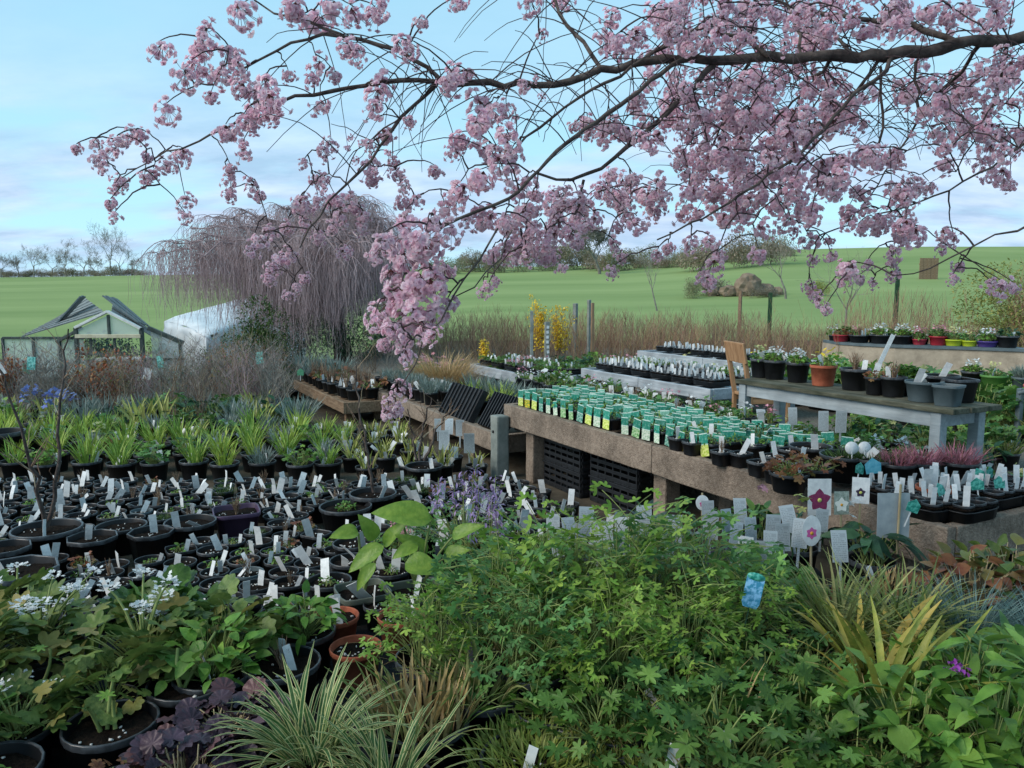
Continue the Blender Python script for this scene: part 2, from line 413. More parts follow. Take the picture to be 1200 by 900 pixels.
def straps(n, L, W, spread=0.5, droop=0.9, seed=0, seg=6, base_r=0.03, lvar=0.3, stripes=False, tilt0=0.1, fold=True, base=None, upbias=0.0):
    """n strap leaves springing from one base and arching over -> Geo"""
    r = np.random.default_rng(seed)
    az = r.uniform(0, 2 * np.pi, n); til = tilt0 + spread * r.uniform(0, 1, n) ** 0.8
    Ls = L * (1 - lvar * r.uniform(0, 1, n)); dr = droop * r.uniform(0.3, 1.2, n)
    t = np.linspace(0, 1, seg + 1)
    ang = til[:, None] + dr[:, None] * t[None] ** 1.6
    ds = Ls[:, None] / seg
    hor = np.concatenate([np.zeros((n, 1)), np.cumsum(np.sin(ang[:, 1:]) * ds, 1)], 1)
    ver = np.concatenate([np.zeros((n, 1)), np.cumsum(np.cos(ang[:, 1:]) * ds, 1)], 1)
    br = base_r * np.sqrt(r.uniform(0, 1, n)); ba = az + r.normal(0, 0.6, n)
    wob = r.normal(0, 0.10, n)[:, None] * Ls[:, None] * t[None] ** 2
    ex, ey = np.cos(az)[:, None], np.sin(az)[:, None]
    X = (br * np.cos(ba))[:, None] + hor * ex - wob * ey
    Y = (br * np.sin(ba))[:, None] + hor * ey + wob * ex
    C = np.stack([X, Y, ver], -1)
    side = np.stack([-np.sin(az), np.cos(az), np.zeros(n)], -1)
    tw = r.normal(0, 0.5, n)
    side = side * np.cos(tw)[:, None] + np.stack([np.cos(az), np.sin(az), np.zeros(n)], -1) * np.sin(tw)[:, None]
    w = W / 2 * (0.55 + 0.45 * np.minimum(1, t * 4)) * np.minimum(1, (1.02 - t) * 2.2) ** 0.7
    w = w[None] * r.uniform(0.7, 1.2, n)[:, None]
    nrmv = nrm(np.cross(np.gradient(C, axis=1), side[:, None, :]))
    cols = [-1, -0.62, 0.62, 1] if stripes else ([-1, 0, 1] if fold else [-1, 1])
    k = len(cols)
    V = np.stack([C + side[:, None, :] * (w * c)[:, :, None] - nrmv * (w * (0.35 * abs(c) if fold else 0))[:, :, None] * -1 for c in cols], 2)
    i, j = np.meshgrid(np.arange(n), np.arange(seg), indexing='ij'); b = (i * (seg + 1) + j) * k
    g = Geo(); VV = V.reshape(-1, 3)
    FF = [np.stack([b + q, b + q + 1, b + k + q + 1, b + k + q], -1).reshape(-1, 4) for q in range(k - 1)]
    if stripes:
        # one sheet, edges in the second material
        F0 = np.concatenate([FF[0], FF[2]]); 
        g.add(VV, FF[1], 0); g.add(VV, F0, 1)
    else:
        g.add(VV, np.concatenate(FF), 0)
    return g
def tuft(tmpl, n, rad, h0, h1, size, seed, flat=0.35, svar=0.4, stems=True, dome=True, stem_r=0.0025, base_r=0.04, out=0.6):
    """leaves on stalks filling a dome: template copies + stalks (material 1)"""
    r = np.random.default_rng(seed)
    az = r.uniform(0, 2 * np.pi, n); rr = rad * np.sqrt(r.uniform(0, 1, n))
    top = h0 + (h1 - h0) * (1 - (rr / rad) ** 2 * 0.8 if dome else 1) * r.uniform(0.3, 1, n) ** 0.6
    pos = np.stack([rr * np.cos(az), rr * np.sin(az), top], -1)
    pos[:, :2] += r.normal(0, rad * 0.08, (n, 2))
    oa = az + r.normal(0, 0.7, n)
    D = np.stack([np.cos(oa) * out, np.sin(oa) * out, r.normal(0.05, flat, n)], -1)
    S = size * (1 - svar * r.uniform(0, 1, n))
    g = scatter(tmpl, pos, frames(D, roll=r.normal(0, 0.45, n)), S)
    if stems:
        b = np.zeros((n, 3)); ba = az + r.normal(0, 0.5, n)
        br = base_r * np.sqrt(r.uniform(0, 1, n)); b[:, 0] = br * np.cos(ba); b[:, 1] = br * np.sin(ba)
        t = np.linspace(0, 1, 5)[None, :, None]
        mid = (b + pos) / 2 + np.array([0, 0, 1.0]) * (top * 0.18)[:, None]
        C = (1 - t) ** 2 * b[:, None] + 2 * t * (1 - t) * mid[:, None] + t ** 2 * pos[:, None]
        V, F = tubes(C, np.linspace(stem_r * 1.3, stem_r * 0.7, 5), 3)
        g.add(V, F, 1)
    return g
def blob_leaves(tmpl, n, rx, ry, rz, size, seed, cz=0.0, lumps=7, lump=0.5, shell=0.6, svar=0.5):
    """foliage through a lumpy volume: copies gathered in clumps"""
    r = np.random.default_rng(seed)
    c = nrm(r.normal(0, 1, (lumps, 3))) * r.uniform(0.2, 0.75, (lumps, 1))
    k = r.integers(0, lumps, n)
    d = nrm(r.normal(0, 1, (n, 3)))
    q = c[k] + d * (lump * (shell + (1 - shell) * r.uniform(0, 1, n)))[:, None] * r.uniform(0.7, 1.15, lumps)[k][:, None]
    pos = q * np.array([rx, ry, rz]) + np.array([0, 0, cz])
    D = d + r.normal(0, 0.6, (n, 3))
    return scatter(tmpl, pos, frames(D, roll=r.uniform(-1, 1, n)), size * (1 - svar * r.uniform(0, 1, n)))
def twigs_shrub(n, h, spread, seed, side=6, r0=0.006, sub=3, curl=0.25, upright=0.8, base=0.03):
    """bare shrub: stems with side shoots -> Geo of thin tubes"""
    r = np.random.default_rng(seed)
    az = r.uniform(0, 2 * np.pi, n); til = spread * r.uniform(0.1, 1, n)
    k = 7; t = np.linspace(0, 1, k)
    H = h * r.uniform(0.6, 1.05, n)
    C = np.zeros((n, k, 3))
    ang = til[:, None] * (0.5 + 0.6 * t[None])
    for i in range(1, k):
        st = H / (k - 1)
        jit = r.normal(0, curl * 0.16, (n, 2))
        C[:, i] = C[:, i - 1] + np.stack([np.sin(ang[:, i]) * np.cos(az) + jit[:, 0], np.sin(ang[:, i]) * np.sin(az) + jit[:, 1], np.cos(ang[:, i])], -1) * st[:, None]
    C[:, :, :2] += r.normal(0, base * h, (n, 1, 2))
    g = Geo(); V, F = tubes(C, np.linspace(r0, r0 * 0.35, k), 3); g.add(V, F)
    tips = [C[:, 2:].reshape(-1, 3)]
    m = n * side
    si = r.integers(0, n, m); sj = r.integers(1, k - 1, m)
    b = C[si, sj]; az2 = r.uniform(0, 2 * np.pi, m); L = h * r.uniform(0.12, 0.38, m) * (1 - 0.5 * sj / k)
    kk = 4; tt = np.linspace(0, 1, kk)
    D = np.stack([np.cos(az2) * (1 - upright * 0.6), np.sin(az2) * (1 - upright * 0.6), np.full(m, upright)], -1)
    Q = b[:, None] + D[:, None] * (L[:, None] * tt[None])[:, :, None] + np.array([0, 0, 1]) * (0.15 * L[:, None] * tt[None] ** 2)[:, :, None]
    V, F = tubes(Q, np.linspace(r0 * 0.5, r0 * 0.25, kk), 3); g.add(V, F)
    tips.append(Q[:, 1:].reshape(-1, 3))
    return g, np.concatenate(tips)

# ------------------------------------------------------------------ pots, soil, labels
def pot_geo(r=0.095, h=0.15, n=22, f=None, rim=0.022):
    prof = [(0.0, 0.0), (r * 0.74, 0.0), (r * 0.76, 0.004), (r * 0.93, h - rim), (r * 0.985, h - rim + 0.001), (r, h - 0.003), (r * 0.985, h),
            (r * 0.95, h), (r * 0.935, h - 0.004), (r * 0.87, h - rim * 1.6), (r * 0.84, h * 0.6), (0.0, h * 0.6)]
    V, F = lathe(prof, n, f)
    k = (F[:, 0] // n)
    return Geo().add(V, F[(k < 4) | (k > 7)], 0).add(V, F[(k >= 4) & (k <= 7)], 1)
def soil_geo(r, seed, f=None, perl=10):
    rg = np.random.default_rng(seed)
    n = 18; prof = [(0.001, 0.0), (r * 0.35, 0), (r * 0.7, 0), (r, 0.0)]
    V, F = lathe(prof, n, f); V[:, 2] += rg.normal(0, r * 0.035, len(V))
    g = Geo().add(V, F, 0)
    a = rg.uniform(0, 6.28, perl); q = r * 0.85 * np.sqrt(rg.uniform(0, 1, perl))
    bv, bf = boxV(1, 1, 0.6)
    pos = np.stack([q * np.cos(a), q * np.sin(a), np.full(perl, r * 0.03)], -1)
    rr = frames(rg.normal(0, 1, (perl, 3)))
    g.join(scatter(Geo().add(bv, bf, 1), pos, rr, rg.uniform(0.004, 0.009, perl)))
    return g
def card_geo(w, h, t=0.0016, bend=0.0, n=4, taper=0.0):
    """plastic label: x across, z up, a little curved, with thickness"""
    z = np.linspace(0, 1, n + 1)
    V = np.zeros((n + 1, 2, 2, 3))
    ww = np.where(z < 0.12, w * (1 - taper), w) / 2
    for a, sx in enumerate((-1, 1)):
        for b, sy in enumerate((-1, 1)):
            V[:, a, b, 0] = sx * ww; V[:, a, b, 1] = sy * t / 2 + bend * h * z ** 2; V[:, a, b, 2] = z * h
    V = V.reshape(-1, 3); F = []
    for i in range(n):
        o = i * 4; p = o + 4
        F += [[o, p, p + 1, o + 1][::-1], [o + 2, o + 3, p + 3, p + 2][::-1], [o, o + 2, p + 2, p], [o + 1, p + 1, p + 3, o + 3]]
    F += [[0, 1, 3, 2], [n * 4, n * 4 + 2, n * 4 + 3, n * 4 + 1]]
    return Geo().add(V, np.array(F))
me_label = [card_geo(0.026, 0.105, bend=b).mesh('label', m_label, False) for b in (0.0, 0.12, -0.1)]
me_label_big = [card_geo(0.042, 0.13, bend=b).mesh('label', m_label, False) for b in (0.0, 0.1, -0.14)]
POTS = {}
def pot_mesh(r, h, f=None, mat=None, tagk=''):
    k = (round(r, 3), round(h, 3), f.__name__ if f else '', (mat or m_black).name)
    if k not in POTS:
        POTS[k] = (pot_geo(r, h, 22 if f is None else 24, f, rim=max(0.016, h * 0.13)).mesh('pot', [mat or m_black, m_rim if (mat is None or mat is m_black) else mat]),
                   [soil_geo(r * 0.86, s, f).mesh('soil', [m_soil, m_perl]) for s in range(3)])
    return POTS[k]
def potted(loc, r, h, label, cat='potted plant', group=None, f=None, mat=None, foliage=None, lab=None, rz=None, name='potted_plant', fsc=1.0,
           fname='foliage', fkind='stuff', labs=1, labsize=None, labrot=None):
    """pot (the thing) > soil, foliage, label"""
    rz = random.uniform(0, 6.28) if rz is None else rz
    pm, sm = pot_mesh(r, h, f, mat)
    o = thing(name, pm, tuple(loc), rz, label, cat, group)
    part('soil', random.choice(sm), o, (0, 0, h * 0.84))
    if foliage is not None:
        fl = foliage if isinstance(foliage, (list, tuple)) else [foliage]
        for q, me in enumerate(fl):
            part(fname, me, o, (0, 0, h * 0.84), (0, 0, random.uniform(0, 6.28)), fsc, fkind)
    if lab is not None:
        for q in range(labs):
            a = random.uniform(0, 6.28); q_ = r * random.uniform(0.25, 0.7)
            part('label', random.choice(lab), o, (q_ * math.cos(a), q_ * math.sin(a), h * 0.84 - 0.02),
                 (random.gauss(0, 0.26), random.gauss(0, 0.28), (labrot if labrot is not None else random.gauss(0, 0.5)) - rz), labsize or random.uniform(0.8, 1.15))
    return o
# ------------------------------------------------------------------ the setting: terrain, terrace, far hedge and trees
def sstep(a, b, x):
    t = np.clip((x - a) / (b - a), 0, 1); return t * t * (3 - 2 * t)
def ground_h(x, y):
    x = np.asarray(x, float); y = np.asarray(y, float)
    u = x / np.maximum(y, 1)
    H = np.interp(u, [-1.2, -0.65, -0.1, 0.15, 0.33, 0.5, 0.8, 1.3], [3.4, 3.9, 5.0, 5.8, 8.6, 9.4, 9.6, 9.0])
    low = -0.62 * sstep(8.5, 15, y) * sstep(-1.5, -6.0, x)
    f = np.clip((y - 27) / 118, 0, 1.0); f = f * f * (1.6 - 0.6 * f)
    back = 1 - 0.35 * sstep(150, 420, y)
    return low * (1 - sstep(30, 80, y)) + H * f * back + 0.25 * np.sin(x * 0.035 + 1.3) * sstep(40, 100, y)
m_ground = M('bare_earth_ground', hx('3d372f'), hx('5d564a'), scale=3, rough=1.0, bump=0.6, bscale=25, spec=0.1)
m_field = M('grass_field', hx('708650'), hx('90a068'), scale=0.06, rough=0.95, bump=0.4, bscale=5, stretch=(0.35, 1.4, 1), lo=0.3, hi=0.7, spec=0.1, detail=8)
def make_ground():
    ys = np.concatenate([np.linspace(-6, 27, 45), np.linspace(28.5, 160, 60), np.geomspace(168, 1500, 14)])
    us = np.linspace(-1.6, 1.6, 90)
    V = np.array([[u * max(y + 8, 9), y, 0] for y in ys for u in us])
    V[:, 2] = ground_h(V[:, 0], V[:, 1])
    nu = len(us); i, j = np.meshgrid(np.arange(len(ys) - 1), np.arange(nu - 1), indexing='ij'); b = (i * nu + j).ravel()
    F = np.stack([b, b + 1, b + nu + 1, b + nu], -1)
    yc = V[F, 1].mean(1)
    g = Geo().add(V, F[yc < 25.5], 0); me = g.add(V, F[yc >= 25.5], 1).mesh('ground', [m_ground, m_field])
    return thing('ground', me, kind='structure', label='earth nursery ground running into the rising green field')
make_ground()

# bench frame: a runs towards the near right along the concrete bench, o to the back right
O3 = G(590, 473, 0.65)
VPD = ray(110, 338); VPD[2] = 0; VPD = VPD / np.linalg.norm(VPD)
AD = -VPD; ND = np.array([-AD[1], AD[0], 0.0])
if ND[0] < 0: ND = -ND
ARZ = math.atan2(AD[1], AD[0])
def B(a, o, h): 
    p = O3 + AD * a + ND * o; return np.array([p[0], p[1], h])
def BA(px, py, h):
    q = G(px, py, h) - O3; return float(q @ AD), float(q @ ND)
# terrace of gravel behind the benches
TER = 0.20
m_gravel = M('gravel_terrace_surface', hx('55504a'), hx('807a70'), scale=40, rough=1.0, bump=0.9, bscale=60, spec=0.1)
def make_terrace():
    pts = [B(5.5, 0.98, 0), B(5.5, 9, 0), B(-9, 9.5, 0), B(-14, 3.5, 0), B(-9, 0.98, 0)]
    bm = bmesh.new()
    vs = [bm.verts.new((p[0], p[1], -0.05)) for p in pts]; f = bm.faces.new(vs)
    r = bmesh.ops.extrude_face_region(bm, geom=[f])
    for v in [v for v in r['geom'] if isinstance(v, bmesh.types.BMVert)]: v.co.z = TER
    bmesh.ops.recalc_face_normals(bm, faces=bm.faces)
    me = bpy.data.meshes.new('terrace'); bm.to_mesh(me); bm.free(); me.materials.append(m_gravel)
    thing('terrace', me, kind='structure', label='low gravel terrace behind the concrete bench')
make_terrace()

# ---- bare trees: recursive limbs, fine twigs in one mass
def bare_tree(name, loc, H, seed, label, group=None, spread=0.6, levels=4, mat=m_twigg, r0=None, nb=4, trunk_f=0.28, lean=0.0, up=0.25, cat='tree', twig_r=0.4):
    rg = random.Random(seed)
    segs = {0: [], 1: [], 2: []}
    r0 = r0 or H * 0.028
    def grow(p, d, L, r, lv):
        k = 5; pts = [np.array(p)]; dd = np.array(d)
        for i in range(k - 1):
            dd = nrm(dd + np.array([rg.gauss(0, 0.13), rg.gauss(0, 0.13), rg.gauss(0.03, 0.06)])); pts.append(pts[-1] + dd * L / (k - 1))
        rad = np.linspace(r, r * 0.62, k)
        segs[0 if lv == 0 else (1 if lv == 1 else 2)].append((pts, rad))
        if lv >= levels: return
        n = nb + (1 if lv > 0 else 0)
        for q in range(n):
            j = rg.choice([2, 3, 4, 4]) if lv else rg.choice([3, 4, 4])
            az = rg.uniform(0, 6.28); e = rg.uniform(0.35, 1.0) * spread * 1.6
            ax = nrm(np.cross(dd, [math.cos(az), math.sin(az), 0.2]))
            nd = nrm(dd * math.cos(e) + ax * math.sin(e) + np.array([0, 0, up]))
            grow(pts[j], nd, L * rg.uniform(0.55, 0.85), rad[j] * rg.uniform(0.5, 0.7), lv + 1)
    grow((0, 0, -0.2), (lean, 0, 1), H * trunk_f + 0.2, r0, 0)
    def msh(sg, sides, nm):
        g = Geo()
        Pn = np.array([s[0] for s in sg]); Rn = np.maximum(np.array([s[1] for s in sg]), r0 * 0.05 * twig_r * 2)
        V, F = tubes(Pn, Rn, sides); g.add(V, F); return g.mesh(nm, mat)
    t = thing(name, msh(segs[0], 8, 'trunk'), tuple(loc), 0, label, cat, group)
    part('limb', msh(segs[1], 5, 'limb'), t)
    if segs[2]: part('crown', msh(segs[2], 3, 'crown'), t, kind='stuff')
    return t
def gpos(px, py, Y):
    p = P(px, py, Y); return (p[0], p[1], float(ground_h(p[0], p[1])))
far = [(2, 9), (22, 8), (40, 11), (60, 9), (78, 13), (98, 10.5), (112, 8), (130, 15), (142, 11), (155, 7.5)]
for i, (px, h) in enumerate(far):
    g_ = gpos(px, 325, 150 + 8 * math.sin(i * 2.3))
    bare_tree('bare_tree', g_, h * 0.8, 40 + i,
              'tallest bare tree on the far left skyline' if px == 130 else 'bare winter tree in the row on the far left skyline',
              'bare trees along the far left skyline', mat=m_twigg, levels=5, nb=3, r0=0.13, twig_r=.8, trunk_f=.24, spread=.72, up=.12)
bare_tree('bare_tree', gpos(703, 318, 112), 13.5, 5, 'broad bare tree standing in the far hedge behind the field', mat=m_twigg, levels=5, nb=4, r0=0.26, spread=0.62, trunk_f=0.2, twig_r=1.0)
# far hedge bushes along the crest
hb = [blob_leaves(leaf_oval(1, 0.7, 2), 2600, 1, 1, 0.6, 0.075, 300 + i, cz=0.5, lumps=12, lump=0.5, shell=.3) for i in range(3)]
L_hedge = [leafM('far_hedge_leaf', hx('7d7466'), hx('988e78'), hx('888a68')), leafM('far_hedge_brown', hx('857668'), hx('a0917e'), hx('928a70')), leafM('far_hedge_green', hx('6d7658'), hx('8a9068'), hx('968c70'))]
hbm = [hb[i].mesh('crown', L_hedge[i]) for i in range(3)]
rg = random.Random(3)
HG = 'brown leafless bushes of the far hedge'
for i in range(34):
    px = 505 + i * 12.6; Yd = rg.uniform(118, 132)
    h = (2.6 + 2.2 * max(0, math.sin((px - 500) * 0.011))) * rg.uniform(0.75, 1.2)
    g_ = gpos(px, 318, Yd); w = rg.uniform(2.2, 3.6)
    thing('hedge_bush', hbm[i % 3], (g_[0], g_[1], g_[2] - 0.3), rg.uniform(0, 6), 'brown leafless bush in the far hedge along the field top', 'bush', HG, sc=(w, w * 0.8, h))
for px, Yd, h, w in ((822, 104, 5.0, 4.6), (868, 106, 6.0, 4.4), (905, 108, 5.2, 3.6)):
    g_ = gpos(px, 318, Yd)
    thing('hedge_bush', hbm[1], (g_[0], g_[1], g_[2] - 0.4), px, 'tall brown bush at the right end of the far hedge', 'bush', 'tall bushes at the right end of the far hedge', sc=(w, w * 0.8, h))
for i in range(16):
    px = -12 + i * 12; g_ = gpos(px, 325, 152 + 5 * rg.random()); w = rg.uniform(2.2, 3.4)
    thing('hedge_bush', hbm[i % 2], (g_[0], g_[1], g_[2] - 0.3), rg.uniform(0, 6), 'low brown bush in the far left skyline hedge', 'bush', 'low bushes of the far left skyline hedge', sc=(w, w * .8, rg.uniform(1.6, 2.8)))
# mound with stones and shrub in the field
gm = gpos(878, 352, 62)
m_rock = M('field_stone', hx('6a5c4e'), hx('8a7a68'), scale=2, rough=0.95, bump=0.7, bscale=8)
def rock_mesh(seed, s):
    bm = bmesh.new(); bmesh.ops.create_icosphere(bm, subdivisions=3, radius=1)
    rr = random.Random(seed)
    off = [Vector((rr.gauss(0, 1), rr.gauss(0, 1), rr.gauss(0, 1))).normalized() for _ in range(7)]
    for v in bm.verts:
        k = min(1.0, min((1.0 + 0.28 * rr.random()) if v.co.dot(o) < 0.55 else 0.8 for o in off)); v.co *= k * rr.uniform(.9, 1.06)
        v.co.x *= s[0]; v.co.y *= s[1]; v.co.z *= s[2]
    me = bpy.data.meshes.new('stone'); bm.to_mesh(me); bm.free(); me.materials.append(m_rock); return me
for i, (dx, dz, s) in enumerate(((-0.1, 0.6, (1.1, .9, 1.2)), (-1.5, 0.3, (.9, .8, 0.7)), (1.4, 0.3, (.95, .8, 0.7)), (2.5, 0.2, (0.6, 0.6, 0.55)), (-2.5, 0.2, (0.7, .6, .6)))):
    thing('boulder', rock_mesh(i, s), (gm[0] + dx, gm[1] + 0.3 * i, gm[2] + dz), i, ['tall pointed pale boulder', 'low boulder just left of the tall one', 'low boulder just right of the tall one', 'small boulder at the right end', 'small boulder at the left end'][i] + ' of the stone heap in the field', 'boulder', 'stone heap in the field')
thing('shrub', hbm[0], (gm[0] - 2.6, gm[1] + 2.4, gm[2] - 0.2), 1, 'brown bare shrub behind the stone heap in the field', 'shrub', sc=(3.6, 2.4, 1.9))
thing('shrub', hbm[1], (gm[0] + .9, gm[1] - 1.6, gm[2] - 0.3), 4, 'low brown scrub growing over the front of the stone heap', 'shrub', sc=(2.9, 1.0, 1.15))
thing('shrub', hbm[2], (gm[0] - 4.6, gm[1] - 1.0, gm[2] - 0.2), 2, 'dark green shrub at the left of the stone heap', 'shrub', sc=(1.2, 1.0, 1.6))
thing('shrub', hb[1].mesh('crown', L_yshrub), (gm[0] + 5.0, gm[1] - 1, gm[2] - 0.1), 2, 'round yellow green shrub at the right of the stone heap', 'shrub', sc=(1.1, 1.0, 1.5))
bare_tree('young_tree', gpos(921, 352, 58), 4.6, 29, 'pale thin bare tree right of the stone heap', mat=m_twigg, levels=4, nb=3, r0=0.09, trunk_f=.35, spread=.5)
bare_tree('young_tree', gpos(771, 350, 48), 4.6, 17, 'slender bare tree in the middle of the field', mat=m_twigg, levels=3, nb=3, r0=0.06, spread=0.4)
bare_tree('young_tree', gpos(988, 385, 24), 2.5, 22, 'small spreading bare tree behind the right hand bowls', mat=m_twigg, levels=3, nb=4, r0=0.045, spread=0.8, trunk_f=0.42)
# plank screen on the hill
gg = gpos(1088, 322, 80)
hd = thing('timber_screen', None, gg, 0, 'small brown timber screen standing on the hillside at right', 'screen')
for i in range(5): part('plank', beam_mesh('plank', 0.36, 0.08, 2.2, m_timber, 0.02), hd, (-.76 + i * 0.38, 0.02 * (i % 2), 1.0))
part('rail', beam_mesh('rail', 1.9, 0.08, 0.16, m_timber, 0.02), hd, (0, 0.1, 1.5))
# right hand yellow green shrub
ysh = blob_leaves(leaf_oval(1, 0.45, 2), 5200, 1, 1, 1, 0.075, 77, cz=0.9, lumps=16, lump=0.42)
rs = thing('shrub', None, gpos(1190, 380, 19), 0, 'big loose yellow green shrub at the right edge behind the bowls', 'shrub')
gsh, _ = twigs_shrub(26, 2.4, 0.55, 9, 7, 0.012)
part('stems', gsh.mesh('stems', m_twigr), rs, kind='stuff')
part('crown', ysh.mesh('crown', L_yshrub), rs, sc=(1.75, 1.2, 1.25), kind='stuff')
rs2 = thing('shrub', None, gpos(1216, 400, 13.5), 0, 'brown leaved shrub at the right edge beside the purple bowl', 'shrub')
part('stems', twigs_shrub(22, 1.6, 0.5, 10, 7, 0.008)[0].mesh('stems', m_twigr), rs2, kind='stuff')
part('crown', blob_leaves(leaf_oval(1, 0.5, 2), 900, 0.7, 0.6, 0.7, 0.06, 78, cz=1.0, lumps=9, lump=0.5).mesh('crown', L_red), rs2, kind='stuff')

# ---- twiggy hedge line before the field
tw_v = []
for s in range(5):
    g_, _ = twigs_shrub(46, 1.15, 0.34, 200 + s, 8, 0.005, upright=0.8, base=.42)
    tw_v.append([g_.mesh('stems', m_twigr), g_.mesh('stems', m_twig3)])
rg = random.Random(21)
HG = 'brown twiggy shrubs before the field'
for i in range(58):
    px = 505 + (i % 29) * 23.5 + rg.uniform(-8, 8); row = i // 29
    Yd = 16.8 + row * 2.6 + rg.uniform(-0.6, 0.6)
    p = P(px, 395, Yd); z = float(ground_h(p[0], p[1])) + (TER if Yd < 17 else 0)
    thing('twiggy_shrub', tw_v[i % 5][(i // 2) % 2], (p[0], p[1], 0.0), rg.uniform(0, 6), 'leafless brown twiggy shrub in the row before the green field', 'shrub', HG,
          sc=(rg.uniform(0.9, 1.3), rg.uniform(0.9, 1.3), (.92 if px < 900 else 0.72) * rg.uniform(0.85, 1.2)))
# fence posts behind the twigs
for i, (px, py, Yd, w, h, lab, mt) in enumerate(((623, 412, 13.0, 0.055, .95, 'grey square post left of the lettered post', m_post), (641, 400, 13.6, 0.075, 0.75, 'short grey post with a strip of pale lettering', m_post),
        (694, 400, 15, 0.05, 1.05, 'rusty brown slim post among the twigs', m_twigr), (690, 400, 15.4, 0.06, 1.1, 'pale grey post beside the rusty one', m_post), (674, 400, 17, 0.08, 1.0, 'faded grey post among the twigs right of the forsythia', m_post),
        (866, 395, 23, 0.09, 1.25, 'pale wooden fence post at the field edge left', m_timber), (901, 395, 23, 0.11, 1.2, 'thin green fence post at the field edge', L_dark), (1048, 395, 24, 0.11, 1.9, 'green fence post at the field edge behind the twigs', L_dark))):
    p = P(px, py, Yd)
    po = thing('fence_post', beam_mesh('post', w, w, h + 0.4, mt, 0.008, (0, 0, (h + 0.4) / 2 - 0.3), rough=0.004, seed=i), (p[0], p[1], 0.25), 0.2 * i, lab, 'post')
    if i == 1:
        for q in range(7): part('letter', beam_mesh('letter', 0.045, 0.004, 0.05, m_label, 0.001), po, (random.uniform(-.008, .008), -0.064, 0.25 + q * 0.085), (0, random.uniform(-.2, .2), 0))
# forsythia
def forsythia(px, py, Yd, h, lab, seed, n=800, dens=0.05):
    p = P(px, py, Yd); z = TER if Yd < 17 else 0
    t = thing('forsythia', None, (p[0], p[1], z), 0, lab, 'shrub')
    g_, tips = twigs_shrub(9, h, 0.18, seed, 8, 0.006, upright=0.9)
    part('stems', g_.mesh('stems', m_twig3), t, kind='stuff')
    r = np.random.default_rng(seed); tp = tips[tips[:, 2] > h * 0.3]; q = tp[r.integers(0, len(tp), n)] + r.normal(0, 0.025, (n, 3))
    part('blossom', scatter(leaf_oval(1, 0.7, 2), q, frames(r.normal(0, 1, (n, 3))), dens).mesh('blossom', L_yellow), t, kind='stuff')
forsythia(630, 395, 14.6, 1.2, 'tall narrow yellow forsythia between the grey posts', 31)
forsythia(655, 395, 14.9, 1.12, 'yellow forsythia just right of the lettered post', 32)
forsythia(568, 405, 14, 0.55, 'low yellow forsythia left of the posts', 33, 350)
# ------------------------------------------------------------------ greenhouse, tunnel, weeping tree
m_glass = bpy.data.materials.new('old_glass'); m_glass.use_nodes = True
_b = m_glass.node_tree.nodes['Principled BSDF']; _b.inputs['Base Color'].default_value = (0.62, 0.72, 0.70, 1); _b.inputs['Roughness'].default_value = 0.12
_b.inputs['Alpha'].default_value = 0.42
m_ghframe = M('dark_green_frame', hx('2c3a38'), hx('45524f'), scale=8, rough=0.6)
m_ghwhite = M('white_barge_board', hx('c9cdca'), hx('dfe2df'), scale=8, rough=0.6)
m_slat = M('grey_shading_slat', hx('5f6768'), hx('828a89'), scale=10, rough=0.8, stretch=(1, 1, 1))
m_cream = M('cream_board', hx('b5b094'), hx('cdc8ae'), scale=6, rough=0.8)
def bar(par, name, a, b, w, mat, d=None):
    """a straight square bar from a to b as a part"""
    a, b = Vector(a), Vector(b); L = (b - a).length
    o = part(name, beam_mesh(name, w, d or w, L, mat, min(w, d or w) * 0.12), par)
    o.location = (a + b) / 2; o.rotation_euler = (b - a).to_track_quat('Z', 'Y').to_euler(); return o
def pane(par, name, pts, mat, th=0.012, sub=None):
    p = [Vector(q) for q in pts]; n = (p[1] - p[0]).cross(p[2] - p[0]).normalized() * th
    k = len(p); V = [tuple(q) for q in p] + [tuple(q + n) for q in p]
    me = bpy.data.meshes.new(name)
    me.from_pydata(V, [], [list(range(k))[::-1], list(range(k, 2 * k))] + [[i, (i + 1) % k, k + (i + 1) % k, k + i] for i in range(k)])
    me.materials.append(mat); me.update(); return part(name, me, par)
